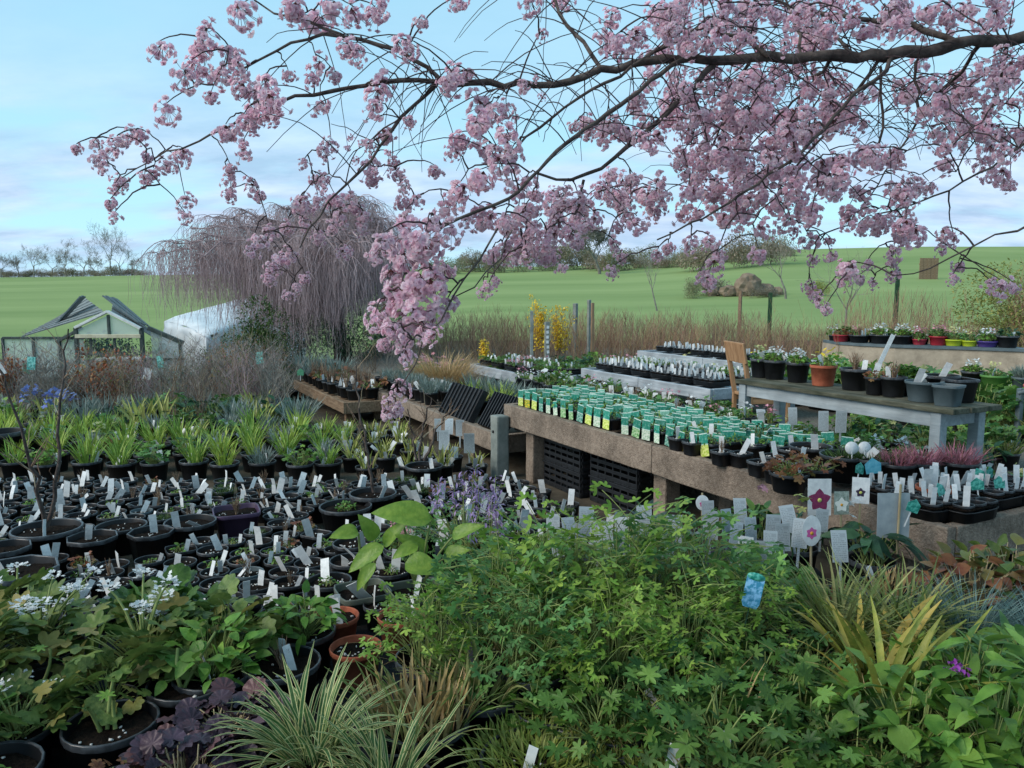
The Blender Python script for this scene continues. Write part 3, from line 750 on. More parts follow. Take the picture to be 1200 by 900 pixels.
def greenhouse():
    gy = 19.0; base = P(115, 440, gy); z0 = float(ground_h(base[0], base[1]))
    t = thing('greenhouse', None, (base[0], gy, z0), 0, 'old greenhouse with grey slatted roof, open ridge vents and glazed gable porch', 'greenhouse')
    def q(px, py, Y): v = P(px, py, Y); return (v[0] - base[0], v[1] - gy, v[2] - z0)
    # porch gable (front)
    ap = q(126, 365, gy); el = q(88, 384, gy); er = q(165, 385, gy)
    zl = el[2]
    bar(t, 'barge_board', el, ap, 0.10, m_ghwhite, 0.06); bar(t, 'barge_board', ap, er, 0.10, m_ghwhite, 0.06)
    for v in (el, er): bar(t, 'post', (v[0], 0.03, 0), (v[0], 0.03, zl), 0.09, m_ghframe)
    tie = q(126, 394, gy)[2]
    bar(t, 'tie_beam', (el[0], 0.0, tie), (er[0], 0.0, tie), 0.09, m_cream)
    bar(t, 'mullion', (ap[0], 0.02, tie), (ap[0], 0.02, ap[2] - 0.08), 0.06, m_ghframe)
    pane(t, 'gable_pane', [(el[0] + .05, .04, tie + .04), (ap[0] - .03, .04, tie + .04), (ap[0] - .03, .04, ap[2] - .1), (el[0] + .05, .04, zl - .04)], m_glass)
    pane(t, 'gable_pane', [(ap[0] + .03, .04, tie + .04), (er[0] - .05, .04, tie + .04), (er[0] - .05, .04, er[2] - .04), (ap[0] + .03, .04, ap[2] - .1)], m_glass)
    for px in (106, 134): v = q(px, 415, gy); bar(t, 'mullion', (v[0], 0.05, q(0, 414, gy)[2]), (v[0], 0.05, tie), 0.05, m_ghframe)
    sill = q(0, 415, gy)[2]
    bar(t, 'rail', (el[0], 0.05, sill), (er[0] - 0.5, 0.05, sill), 0.06, m_ghframe)
    # side walls of the porch front: glazed bays left and right
    Lx = q(3, 396, gy + .4)[0]; Rx = q(213, 400, gy + .4)[0]; ez = q(0, 396, gy + .4)[2]
    bar(t, 'rail', (Lx, .4, ez), (el[0], .4, ez), 0.06, m_ghframe); 
    for x in (Lx, Lx + .75, Lx + 1.4, Rx - .05): bar(t, 'post', (x, .4, 0), (x, .4, ez - (0.0 if x < 0 else .1)), 0.06, m_ghframe)
    for i, (x0, x1) in enumerate(((Lx, Lx + .75), (Lx + .75, Lx + 1.4), (Lx + 1.4, el[0]))): pane(t, 'wall_pane', [(x0 + .03, .42, .1), (x1 - .03, .42, .1), (x1 - .03, .42, ez - .03), (x0 + .03, .42, ez - .03)], m_glass)
    er2 = (er[0], .4, er[2]); rb = q(215, 402, gy + .4)
    bar(t, 'rafter', (er[0], .38, er[2]), rb, 0.10, m_ghframe)
    pane(t, 'wall_pane', [(er[0] + .05, .42, .1), (rb[0] - .02, .42, .1), (rb[0] - .02, .42, rb[2] - .06), (er[0] + .05, .42, er[2] - .06)], m_glass)
    bar(t, 'rail', (er[0], .38, sill - .15), (rb[0], .38, sill - .15), 0.05, m_ghframe)
    lb = q(66, 401, gy + .35); bar(t, 'rafter', (el[0], .3, el[2] - .02), lb, 0.07, m_ghframe)
    # main roof: slatted slopes left and right, each a row of slats
    def slope(e0, e1, r0, r1, n, nm, w):
        e0, e1, r0, r1 = map(np.array, (e0, e1, r0, r1))
        for i in range(n):
            f = (i + .5) / n; a = e0 + (e1 - e0) * f; b = r0 + (r1 - r0) * f
            g0, g1 = (i + .06) / n, (i + .94) / n; dz_ = np.array([0, 0, .018 * (i % 2)])
            pane(t, nm, [e0 + (e1 - e0) * g0 + dz_, e0 + (e1 - e0) * g1 + dz_, r0 + (r1 - r0) * g1 + dz_, r0 + (r1 - r0) * g0 + dz_], m_slat, .03)
    slope(q(25, 394, 19.5), q(70, 371, 23.5), q(121, 365, 19.4), q(99, 349, 22.8), 13, 'roof_slat', 0.30)
    slope(q(180, 396, 19.6), q(190, 397, 22.5), q(130, 366, 19.4), q(132, 356, 22.5), 9, 'roof_slat', 0.30)
    # raised ridge vents
    slope(q(62, 382, 19.9), q(68, 381, 20.6), q(93, 347, 20.2), q(100, 347, 20.9), 3, 'vent_slat', 0.20)
    slope(q(160, 378, 20.0), q(176, 384, 21), q(119, 347, 20.0), q(137, 351, 21.0), 5, 'vent_slat', 0.16)
    # staging with pots and plants inside
    for px, py in ((95, 412), (104, 408), (112, 410), (122, 406), (128, 414), (136, 408), (144, 412), (152, 415), (60, 415), (40, 418), (185, 415)):
        v = q(px, py, gy + 1.2); part('inside_plant', insm[int(px) % 2], t, (v[0], v[1], max(v[2] - .3, 0)), sc=(0.42, .35, .42), kind='stuff')
    v = q(145, 430, gy + .6); st = part('staging', beam_mesh('staging', 1.1, .6, .06, m_ghwhite, .01), t, (v[0], v[1], .55))
    for dx in (-.45, 0, .45): part('leg', beam_mesh('leg', .05, .05, .5, m_ghwhite, .006), st, (dx, -.2, -.28))
    part('path_board', beam_mesh('board', .5, 1.6, .05, m_cream, .01), t, (v[0] - .35, v[1] - .6, .1), (0.15, 0.5, 0))
insm = [blob_leaves(leaf_oval(1, .6, 2), 260, 1, 1, 1, .22, 900, cz=.8, lumps=6).mesh('crown', L_blueg), blob_leaves(leaf_oval(1, .6, 2), 260, 1, 1, 1, .22, 901, cz=.8, lumps=6).mesh('crown', L_ever)]
greenhouse()

# white polythene shelter
m_poly = M('white_polythene', hx('ccd6dc'), hx('e6edf0'), scale=3, rough=0.45, bump=0.5, bscale=4, trans=0.15, spec=0.4)
def tunnel():
    Y0, Y1 = 21.0, 27.0
    A = P(190, 384, Y0); Bq = P(232, 397, 19.8); C = P(330, 343, Y1); D = P(333, 356, Y1 - 2)
    base = np.array([A[0], Y0, float(ground_h(A[0], Y0))])
    t = thing('polythene_shelter', None, tuple(base), 0, 'white polythene covered shelter behind the weeping tree', 'shelter')
    # roof sheet: far ridge edge A->C, near eave B->D, drooped over the end
    far0, far1 = P(192, 374, Y0), P(338, 335, Y1); near0, near1 = P(242, 393, 19.6), P(356, 349, 24.6)
    n, m = 14, 10; V = np.zeros((n + 1, m + 5, 3)); rr = np.random.default_rng(4)
    for i in range(n + 1):
        f = i / n; a = far0 + (far1 - far0) * f; b = near0 + (near1 - near0) * f
        for j in range(m + 1):
            g_ = j / m; p = a + (b - a) * g_; p[2] += 0.10 * math.sin(math.pi * g_) ; V[i, j] = p
        for j in range(4):
            p = b.copy(); p[2] -= 0.07 * (j + 1) ** 1.4; p[1] -= 0.02; V[i, m + 1 + j] = p + rr.normal(0, .015, 3)
    V[:, :, 2] += rr.normal(0, .008, V.shape[:2])
    V[0] += np.array([0, 0, -.06])
    k = m + 5; i, j = np.meshgrid(np.arange(n), np.arange(k - 1), indexing='ij'); b = (i * k + j).ravel()
    me = Geo().add(V.reshape(-1, 3) - base, np.stack([b, b + 1, b + k + 1, b + k], -1)).mesh('roof_sheet', m_poly)
    o = part('roof_sheet', me, t); md = o.modifiers.new('thick', 'SOLIDIFY'); md.thickness = 0.03
    # end sheet with a slack fold
    top = [far0 + (near0 - far0) * g_ for g_ in np.linspace(0, 1, 12)]
    W = np.zeros((12, 9, 3))
    for a_, p in enumerate(top):
        p = p.copy(); p[2] += 0.10 * math.sin(math.pi * a_ / 11) - .06
        zb = float(ground_h(p[0], p[1]))
        for j in range(9):
            g_ = j / 8; W[a_, j] = [p[0] - .10 * math.sin(g_ * 3) + .06 * math.sin(a_ * 1.9 + j), p[1] - .14 * math.sin(g_ * 2.6 + a_ * .35), p[2] + (zb - p[2]) * g_]
    i, j = np.meshgrid(np.arange(11), np.arange(8), indexing='ij'); b = (i * 9 + j).ravel()
    o = part('end_sheet', Geo().add(W.reshape(-1, 3) - base, np.stack([b, b + 1, b + 10, b + 9], -1)).mesh('end_sheet', m_poly), t); md = o.modifiers.new('thick', 'SOLIDIFY'); md.thickness = 0.02
    for f in np.linspace(0.05, .95, 6):
        b = near0 + (near1 - near0) * f - base; gz = float(ground_h(b[0] + base[0], b[1] + base[1])) - base[2]
        bar(t, 'post', (b[0], b[1] + .05, gz), (b[0], b[1] + .05, b[2] - .02), .07, m_ghwhite)
    b0, b1 = near0 + (near1 - near0) * .02 - base, near0 + (near1 - near0) * .98 - base
    bar(t, 'eave_rail', (b0[0], b0[1] + .08, b0[2] - .05), (b1[0], b1[1] + .08, b1[2] - .05), .06, m_ghframe)
    gz = -0.0
    pane(t, 'side_sheet', [(b0[0], b0[1] + .15, gz), (b1[0], b1[1] + .15, gz), (b1[0], b1[1] + .15, b1[2] - .1), (b0[0], b0[1] + .15, b0[2] - .1)], m_poly)
tunnel()

def weeping_tree():
    Yt = 17.0; b = P(398, 420, Yt); z0 = float(ground_h(b[0], Yt)); base = np.array([b[0], Yt, z0])
    t = thing('weeping_tree', None, tuple(base), 0, 'leafless weeping tree with a dome of hanging purple brown twigs', 'tree')
    r = np.random.default_rng(8)
    def W(px, py, Y): return P(px, py, Y) - base
    top = W(392, 268, Yt)
    tr = np.array([[0, 0, -.2], [.05, 0, .6], [-.05, .05, 1.3], [.02, 0, 2.0], [top[0] * .6, 0, top[2] * .8], top])
    V, F = tubes(tr, np.linspace(.19, .09, 6), 8); part('trunk', Geo().add(V, F).mesh('trunk', m_bark), t)
    # limbs: out and over to points on the dome
    ends = [(188, 298, 0), (205, 285, -1.2), (225, 268, .9), (250, 255, -.8), (285, 247, .6), (325, 240, -.5), (360, 236, .8), (395, 230, 0), (420, 232, -.8), (440, 240, .6), (458, 262, -.5), (470, 290, .3),
            (240, 300, -2.0), (300, 285, -2.2), (360, 280, -2.4), (420, 285, -2.2), (260, 285, 1.9), (340, 265, 1.9), (430, 270, 1.8), (215, 315, .8), (300, 262, 1.2), (380, 250, -1.5), (450, 300, -1.6), (270, 268, -1.6), (335, 300, -2.6), (395, 300, -2.6)]
    sub, Pn = [], []
    tt = np.linspace(0, 1, 9)[:, None]
    for k, (px, py, dy) in enumerate(ends):
        e = W(px, py, Yt + dy); s = tr[3] + (tr[5] - tr[3]) * r.uniform(0.1, .9)
        mid = (s + e) / 2 + np.array([0, 0, .30 + .08 * np.linalg.norm((e - s)[:2])])
        C = (1 - tt) ** 2 * s + 2 * tt * (1 - tt) * mid + tt ** 2 * e
        C[1:-1] += r.normal(0, .05, (7, 3)); Pn.append(C)
        V, F = tubes(C, np.linspace(.055, .012, 9), 5); part('limb', Geo().add(V, F).mesh('limb', m_twig2), t)
    Pn = np.array(Pn)
    # secondary shoots
    ns = 1100; li = r.integers(0, len(Pn), ns); lj = r.integers(2, 9, ns); s0 = Pn[li, lj]
    az = r.uniform(0, 6.28, ns); L = r.uniform(.25, 1.0, ns); q = np.linspace(0, 1, 6)[None, :, None]
    D = np.stack([np.cos(az), np.sin(az), np.full(ns, .55)], -1)
    S = s0[:, None] + D[:, None] * (L[:, None, None] * q) - np.array([0, 0, 1.0]) * (L[:, None, None] * q ** 2 * 1.0)
    g = Geo(); V, F = tubes(S, np.linspace(.008, .004, 6), 3); g.add(V, F)
    # hanging twigs
    nt = 10500
    src = np.concatenate([S.reshape(-1, 3), Pn[:, 3:].reshape(-1, 3), Pn[:, 5:].reshape(-1, 3)]); s0 = src[r.integers(0, len(src), nt)]
    az = r.uniform(0, 6.28, nt); out = r.uniform(.03, .28, nt); bottom = .9 + .35 * np.sin(s0[:, 0] * 1.7) + r.normal(0, .25, nt) + .3 * (s0[:, 0] < -2.0)
    L = np.clip((s0[:, 2] - bottom) * r.uniform(.25, .95, nt), .25, 2.1); q = np.linspace(0, 1, 7)[None, :]
    S = np.zeros((nt, 7, 3)); wob = r.normal(0, .075, (nt, 7, 2)).cumsum(1)
    S[:, :, 0] = s0[:, 0:1] + (out * np.cos(az))[:, None] * np.sqrt(q) * 1.2 + wob[:, :, 0] * L[:, None] * .5
    S[:, :, 1] = s0[:, 1:2] + (out * np.sin(az))[:, None] * np.sqrt(q) * 1.2 + wob[:, :, 1] * L[:, None] * .5
    S[:, :, 2] = s0[:, 2:3] + .12 * np.sin(q * 3.14) * (1 - q) * L[:, None] - L[:, None] * q ** 1.25
    V, F = tubes(S, np.linspace(.0036, .0022, 7), 3); g.add(V, F)
    part('crown', g.mesh('crown', m_twig2), t, kind='stuff')
weeping_tree()

# evergreens under the weeping tree
lf = leaf_oval(1, .35, 2)
def evergreen(px, py, Yd, rx, rz, n, lab, mat, seed, size=.09, ry=None):
    p = P(px, py, Yd); z0 = float(ground_h(p[0], p[1]))
    t = thing('evergreen_shrub', None, (p[0], p[1], z0), 0, lab, 'shrub')
    V, F = tubes(np.array([[0, 0, -.1], [.03, 0, rz * .6], [0, .03, rz * 1.2]]), [.07, .05, .02], 6)
    part('trunk', Geo().add(V, F).mesh('trunk', m_bark), t)
    part('crown', blob_leaves(lf, n, rx, ry or rx * .8, rz, size, seed, cz=rz, lumps=14, lump=.45).mesh('crown', mat), t, kind='stuff')
evergreen(312, 440, 13.6, .8, .98, 6500, 'dense dark evergreen shrub left of the timber bench', L_ever, 51)
evergreen(352, 440, 15.5, .85, .85, 3600, 'dark evergreen shrub beneath the weeping tree', L_jun, 52)
evergreen(410, 440, 16.5, 1.1, .75, 3600, 'shadowy evergreen shrub under the right side of the weeping tree', L_dark, 55)
evergreen(455, 440, 17.5, .9, .7, 2500, 'dark evergreen shrub behind the hanging blossom', L_jun, 56)
evergreen(240, 445, 13.5, .62, .6, 3200, 'low grey green juniper before the white shelter', L_jun, 53, .07)
evergreen(283, 445, 13.8, .38, .45, 1500, 'narrow grey green conifer beside the copper leaved shrub', L_jun, 54, .06)

# ---- left hand bed of shrubs with tags
m_tagy = M('yellow_picture_tag', hx('d9b23a'), hx('e8e4d2'), scale=18, rough=.5, lo=.45, hi=.5)
m_tagt = M('teal_picture_tag', hx('2f8a84'), hx('7fc4bb'), scale=30, rough=.5, lo=.45, hi=.55)
m_tagw = M('white_picture_tag', hx('dfe3e4'), hx('a9b8bd'), scale=35, rough=.5, lo=.55, hi=.62)
m_tagp = M('pink_picture_tag', hx('e6e2e2'), hx('c4656f'), scale=16, rough=.5, lo=.5, hi=.56)
m_tagg = M('green_picture_tag', hx('2d6a4e'), hx('4c8f6c'), scale=30, rough=.5)
tagme = {k: card_geo(.11, .17, .003, b).mesh('label', m, False) for k, m, b in (('y', m_tagy, .1), ('t', m_tagt, 0), ('w', m_tagw, -.1), ('p', m_tagp, 0), ('g', m_tagg, .05))}
sh_v = []
for s in range(8):
    g_, tips = twigs_shrub(11, .95, .75, 400 + s, 11, .0045, upright=.45, curl=.9, base=.06)
    sh_v.append((g_.mesh('stems', [m_twigg, m_twig2, m_twigg, m_twig3][s % 4]), tips))
def shrub(px, py, Yd, h, lab, v, tagk=None, leaf=None, group=None, lh=.75, n=500, lsz=.045, name='bare_shrub', w=1.0):
    p = P(px, py, Yd); z0 = float(ground_h(p[0], p[1]))
    pm, sm = pot_mesh(.15, .22)
    t = thing(name, pm, (p[0], p[1], z0), 0, lab, 'shrub', group)
    part('stems', sh_v[v][0], t, (0, 0, .18), (0, 0, px), (h * w, h * w, h), kind='stuff')
    if leaf:
        r = np.random.default_rng(int(abs(px) * 10)); tp = sh_v[v][1]; tp = tp[tp[:, 2] > .2]; q = tp[r.integers(0, len(tp), n)] * np.array([h * w, h * w, h]) + r.normal(0, .03, (n, 3))
        part('foliage', scatter(leaf_oval(1, .6, 2), q, frames(r.normal(0, 1, (n, 3))), lsz).mesh('foliage', leaf), t, (0, 0, .18), (0, 0, px), kind='stuff')
    if tagk: part('label', tagme[tagk], t, (random.uniform(-.12, .12), -.32, lh * h * .85), (random.gauss(0, .2), random.gauss(0, .25), random.gauss(0, .3)))
    return t
GS = 'bare shrubs in the left hand bed'
rg = random.Random(5)
special = [(18, 470, 11.0, 'y', 'bare shrub carrying a yellow and white picture tag at the far left'), (58, 470, 10.6, 't', 'bare shrub with a teal tag left of the copper leaves'), (40, 455, 12.5, 'g', 'bare shrub with a dark green tag before the greenhouse'),
           (106, 460, 12.2, 'y', 'shrub with a yellow tag in front of the greenhouse porch'), (181, 462, 12.0, 'w', 'bare shrub with a big white tag right of the greenhouse'), (208, 466, 11.4, 't', 'bare shrub with a small teal tag right of the white tag'),
           (318, 470, 11.6, 't', 'low shrub with a pale blue tag left of the timber bench'), (258, 458, 12.6, 'y', 'copper leaved shrub with a white and yellow tag before the juniper'), (25, 480, 10.4, 'w', 'bare shrub with tilted white tag at the left edge')]
for px, py, Yd, tk, lb in special:
    shrub(px, py, Yd, rg.uniform(1.0, 1.25), lb, rg.randrange(8), tk, L_copper if 'copper leaved' in lb else None, n=700)
for i, (px, Yd, h) in enumerate(((118, 10.9, .95), (140, 11.2, .85), (96, 11.4, .75), (2, 10.8, .85))):
    shrub(px, 445, Yd, h, ['copper leaved young beech before the greenhouse porch', 'copper leaved young beech at the right of the porch', 'copper leaved young beech at the left of the porch', 'orange leaved shrub at the left edge'][i], i, None, L_copper, n=900, lsz=.055, name='beech_shrub')
shrub(298, 440, 12.8, 1.05, 'open shrub with sparse orange leaves before the evergreen', 2, None, L_copper, n=90, name='beech_shrub', w=1.2)
shrub(322, 440, 12.6, .95, 'thin shrub with sparse orange leaves beside the evergreen', 5, None, L_copper, n=70, name='beech_shrub')
for i in range(60):
    px = rg.uniform(-20, 330); Yd = rg.uniform(9.6, 13.6); p = P(px, 470, Yd)
    shrub(px, 470, Yd, rg.uniform(.8, 1.2), 'leafless potted shrub among the bare shrubs of the left hand bed', rg.randrange(8), None, [None, L_jun, None, L_olive, L_sage, None][i % 6], GS, n=160, lsz=.028)
for i in range(7):
    px = 325 + 22 * i; p = P(px, 420, 12.6 + .2 * i)
    shrub(px, 420, 12.8 + .2 * i, 1.05, 'tall bare stemmed shrub behind the timber bench under the weeping tree', rg.randrange(8), None, None, 'bare shrubs behind the timber bench', w=.8)
# ------------------------------------------------------------------ benches
def place_b(o, a, off, h):            # part placed in the bench frame under a root standing at B(...)
    o.location = (a, off, h); return o
BRZ = ARZ
def bench(name, a0, a1, off0, off1, top, label, joints, beam_h=0.19, beam_t=0.06, mat=m_conc, posts=(), slab=True, cat='bench', post_w=.13, back=True, endbeam=(True, True), matf=None):
    p = B(a0, off0, 0)
    t = thing(name, None, tuple(p), BRZ, label, cat)      # local x along a, local y towards -o or +o
    sy = 1.0 if (np.array([-math.sin(BRZ), math.cos(BRZ), 0]) @ ND) > 0 else -1.0
    W = off1 - off0; L = a1 - a0
    js = [0] + [j - a0 for j in joints] + [L]
    for i in range(len(js) - 1):
        l = js[i + 1] - js[i] - .008
        part('front_beam', beam_mesh('front_beam', l, beam_t, beam_h, (matf or mat), .008, rough=.0025, seed=i), t, (js[i] + l / 2 + .004, sy * beam_t / 2, top - beam_h / 2))
    if back: part('back_beam', beam_mesh('back_beam', L, beam_t, beam_h, mat, .008), t, (L / 2, sy * (W - beam_t / 2), top - beam_h / 2))
    for k, x in enumerate((beam_t / 2, L - beam_t / 2)):
        if endbeam[k]: part('end_beam', beam_mesh('end_beam', beam_t, W - 2 * beam_t - .006, beam_h, mat, .008), t, (x, sy * W / 2, top - beam_h / 2))
    if slab:
        n = max(1, int(L / .6)); w = (L - 2 * beam_t) / n
        for i in range(n): part('slab', beam_mesh('slab', w - .008, W - 2 * beam_t - .008, .05, mat, .004), t, (beam_t + w * (i + .5), sy * W / 2, top - .055))
    for a in posts:
        for o_ in (.0 + post_w / 2 - .02 if False else post_w / 2 + .07, W - post_w / 2 - .07):
            part('post', beam_mesh('post', post_w, post_w, top - beam_h + .02 if False else top - .085, mat, .012, rough=.002), t, (a - a0, sy * o_, (top - .085) / 2))
    return t
aj = BA(762, 522, .65)[0]
END_A = BA(1137, 614, .65)[0]
bench('concrete_bench', 0, END_A, 0, .85, .65, 'long concrete bench with speckled front beam holding the green tagged pots', [aj], posts=(.35, aj, END_A - .3), cat='bench')
tl = BA(413, 453, .36)[0]
bench('concrete_bench', tl, -.02, -.03, .80, .36, 'lower concrete bench left of the high one, holding tilted black trays', [tl * .45], beam_h=.17, posts=(tl + .2, tl * .45, -.8))
b3a, b3o = BA(400, 471, .27); b3b, _ = BA(330, 446, .27)
bench('timber_bench', b3b, b3a + .1, b3o, b3o + .6, .27, 'low timber edged bench at the left below the weeping tree', [(b3a + b3b) / 2], beam_h=.14, beam_t=.04, mat=m_timber, posts=(b3b + .1, b3a - .1), post_w=.08)
# tall square end post between the two benches
po = thing('concrete_post', beam_mesh('post', .135, .12, .56, m_post, .014, (0, 0, .28), rough=.003), tuple(G(590, 557, 0) * [1, 1, 0] + np.array([0, 0, 0])), BRZ, 'pale concrete post where the high and low benches meet', 'post')
po.location = tuple(B(.07, -.075, 0)); 
part('bolt', Geo().add(*lathe([(0, 0), (.012, 0), (.012, .01), (0, .012)], 8)).mesh('bolt', m_black), po, (.0, .061 if False else -.061, .42), (R(90), 0, 0))
# far benches with grey planks
def plank_bench(pxL, pyL, pxR, pyR, top, W, label, h=.12):
    a0, o0 = BA(pxL, pyL, top); a1, o1 = BA(pxR, pyR, top); o = (o0 + o1) / 2
    bench('plank_bench', a0, a1, o, o + W, top, label, [(a0 + a1) / 2], beam_h=h, beam_t=.04, mat=m_greyplank, posts=(a0 + .2, (a0 + a1) / 2, a1 - .2), post_w=.08)
    return a0, a1, o
PB1 = plank_bench(688, 431, 824, 457, .62, 1.5, 'grey plank bench packed with white labelled pots left of the chair')
PB2 = plank_bench(764, 410, 900, 432, .66, 1.2, 'grey plank bench behind the chair, second from the field')
PB3 = plank_bench(556, 426, 626, 443, .52, 1.0, 'short grey plank bench left of the long one, hung with labels', h=.14)
# pale bench at the right edge
a0, o0 = BA(1150, 446, .62)
pbr = bench('pale_bench', a0 - .1, a0 + 1.9, o0, o0 + 1.0, .62, 'pale topped bench at the right edge holding a green pot', [], beam_h=.08, beam_t=.05, mat=m_ghwhite, posts=(a0 + .1, a0 + 1.7), post_w=.09)

# ------------------------------------------------------------------ table and chair
def table():
    c = [G(865, 444, .9), G(1113, 480, .9)]
    a0, o0 = BA(865, 444, .9); a1, o1 = BA(1113, 481, .9); o = (o0 + o1) / 2
    L = a1 - a0; W = .52; H = .9 - TER
    t = thing('table', None, tuple(B(a0, o, TER)), BRZ, 'long grey painted table with mossy top carrying a row of pots', 'table')
    sy = 1.0 if (np.array([-math.sin(BRZ), math.cos(BRZ), 0]) @ ND) > 0 else -1.0
    for i in range(3): part('top_board', beam_mesh('top_board', L + .02 * i % .03, W / 3 - .004, .035, m_mosstop, .006, rough=.002, seed=i), t, (L / 2, sy * (W / 6 + i * W / 3), H - .0175))
    for y in (.05, W - .05): part('apron', beam_mesh('apron', L - .22, .025, .10, m_greywood, .004), t, (L / 2 - .02, sy * y, H - .086))
    for x in (.07, L - .13): part('apron', beam_mesh('apron', .025, W - .2, .10, m_greywood, .004), t, (x, sy * W / 2, H - .086))
    for x in (.07, L - .13):
        for y in (.055, W - .055): part('leg', beam_mesh('leg', .075, .075, H - .036, m_greywood, .006), t, (x, sy * y, (H - .036) / 2))
    return a0, a1, o, W
TA0, TA1, TO, TW = table()
def chair():
    b = G(868, 462, TER + .45); rz = R(-62)
    s = thing('chair', None, (b[0] + .22, b[1] + .05, TER), 0, 'bare wooden chair standing behind the left end of the table', 'chair')
    # facing the table (towards +x): back on the left
    part('seat', beam_mesh('seat', .42, .40, .03, m_chair, .008), s, (0, 0, .445))
    for y in (-.18, .18):
        bar(s, 'leg', (-.2, y, 0), (-.2, y, .45), .038, m_chair)
        bar(s, 'back_post', (-.2, y, .45), (-.30, y, .95), .04, m_chair)
        bar(s, 'leg', (.18, y, 0), (.18, y, .43), .038, m_chair)
        bar(s, 'stretcher', (-.2, y, .2), (.18, y, .2), .025, m_chair)
        bar(s, 'seat_rail', (-.2, y, .40), (.18, y, .40), .03, m_chair, .05)
    for x in (-.2, .18): bar(s, 'stretcher', (x, -.18, .27), (x, .18, .27), .025, m_chair)
    bk = part('backrest', beam_mesh('backrest', .025, .44, .20, m_chair, .008), s, (-.285, 0, .86), (0, R(-11), 0))
    s.rotation_euler = (0, 0, R(8)); return s
chair()

# ------------------------------------------------------------------ small foliage kinds used on benches and in beds
fol = {}
fol['strap'] = [straps(44, .32, .013, .42, .6, 500 + i, 5, .07, lvar=.55).mesh('foliage', [L_strap, L_strapd][i % 2]) for i in range(6)]
fol['shoot'] = [straps(16, .16, .012, .4, .5, 520 + i, 4, .04).mesh('foliage', L_yellowg) for i in range(3)]
fol['sprout'] = [tuft(leaf_oval(1, .55, 3), 14, .05, .01, .05, .035, 530 + i).mesh('foliage', [L_oval, m_stemg]) for i in range(3)]
fol['green'] = [tuft(leaf_lobed(5), 46, .09, .03, .13, .055, 540 + i).mesh('foliage', [[L_ger, L_oval, L_dicb][i % 3], m_stemg]) for i in range(6)]
fol['sage'] = [straps(70, .15, .007, .6, .2, 550 + i, 3, .06).mesh('foliage', L_sage) for i in range(3)]
fol['heath'] = [straps(170, .12, .005, .85, .5, 555 + i, 3, .07).mesh('foliage', L_heath) for i in range(2)]
fol['dark'] = [tuft(leaf_oval(1, .45, 3), 34, .09, .02, .1, .07, 560 + i).mesh('foliage', [L_dark, m_stemg]) for i in range(2)]
fol['moss'] = [straps(160, .06, .006, .9, .4, 565 + i, 2, .09).mesh('foliage', L_ever) for i in range(2)]
fol['red'] = [tuft(leaf_lobed(5), 22, .07, .01, .07, .05, 570 + i).mesh('foliage', [L_red, m_stemg]) for i in range(2)]
fol['dead'] = [twigs_shrub(9, .12, .6, 575 + i, 5, .0022)[0].mesh('foliage', m_twig3) for i in range(3)]
def flower_geo(leafn, leafmat, pet, n, h, rad, size, seed, lsz=.05):
    g = tuft(leaf_oval(1, .5, 3), leafn, rad, .02, h * .8, lsz, seed)
    r = np.random.default_rng(seed); a = r.uniform(0, 6.28, n); q = rad * .8 * np.sqrt(r.uniform(0, 1, n))
    pos = np.stack([q * np.cos(a), q * np.sin(a), h * r.uniform(.7, 1.15, n)], -1)
    g.join(scatter(leaf_lobed(5, 1, .5, 350, .2), pos, frames(r.normal(0, 1, (n, 3)) + [0, -1.2, .6]), size), mi=2)
    return g.mesh('foliage', [leafmat, m_stemg, pet])
fol['blue'] = [flower_geo(20, L_sage, L_blue, 22, .14, .07, .035, 580 + i) for i in range(3)]
fol['white'] = [flower_geo(30, L_oval, L_white, 16, .12, .08, .026, 585 + i) for i in range(3)]
fol['pink'] = [flower_geo(30, L_ger, L_pink, 18, .12, .08, .028, 590 + i) for i in range(2)]
fol['yellow'] = [flower_geo(26, L_oval, L_yellow, 5, .13, .08, .045, 595 + i) for i in range(2)]
fol['pale'] = [flower_geo(28, L_dicb, L_cream, 12, .12, .08, .028, 598 + i) for i in range(2)]

PN = {'green': 'green_leaf_pot', 'white': 'white_flower_pot', 'dead': 'dormant_pot', 'pale': 'cream_flower_pot', 'dark': 'evergreen_pot', 'red': 'red_leaf_pot', 'pink': 'pink_flower_pot', 'yellow': 'yellow_flower_pot', 'sage': 'lavender_pot', 'heath': 'heather_pot', 'moss': 'cushion_pot', 'sprout': 'sprout_pot', 'shoot': 'shoot_pot', 'blue': 'blue_flower_pot', 'strap': 'strap_leaf_pot'}
# ------------------------------------------------------------------ pots standing on the ground at the left
rg = random.Random(99)
GF = 'black pots with white labels in the left field'
taken = []
def free(x, y, r):
    return all((x - a) ** 2 + (y - b) ** 2 > (r + c) ** 2 * .92 for a, b, c in taken)
def ground_pot(px, py, r, h, label, **k):
    p = G(px, py, h); taken.append((p[0], p[1], r)); return potted((p[0], p[1], 0), r, h, label, **k)
m_purple = M('purple_plastic', hx('3f2f45'), hx('54405a'), rough=.45)
m_dkgreen = M('green_plastic', hx('1f5a44'), hx('2f6d52'), rough=.45)
m_midgreen = M('mid_green_plastic', hx('4d7a3a'), hx('5f8c47'), rough=.45)
m_greypl = M('grey_plastic', hx('49575c'), hx('5d6b70'), rough=.5)
m_greygreen = M('grey_green_plastic', hx('4b524a'), hx('626960'), rough=.5)
ground_pot(277, 597, .15, .2, 'purple square pot standing above the small black pots', f=square_f, mat=m_purple, foliage=fol['dead'], rz=.4, name='square_pot', cat='plant pot')
ground_pot(223, 610, .16, .2, 'wide black pot left of the purple square pot', lab=me_label_big, labs=2, cat='plant pot', name='plant_pot')
ground_pot(142, 615, .155, .17, 'wide shallow empty black pot in the left field', cat='plant pot', name='plant_pot')
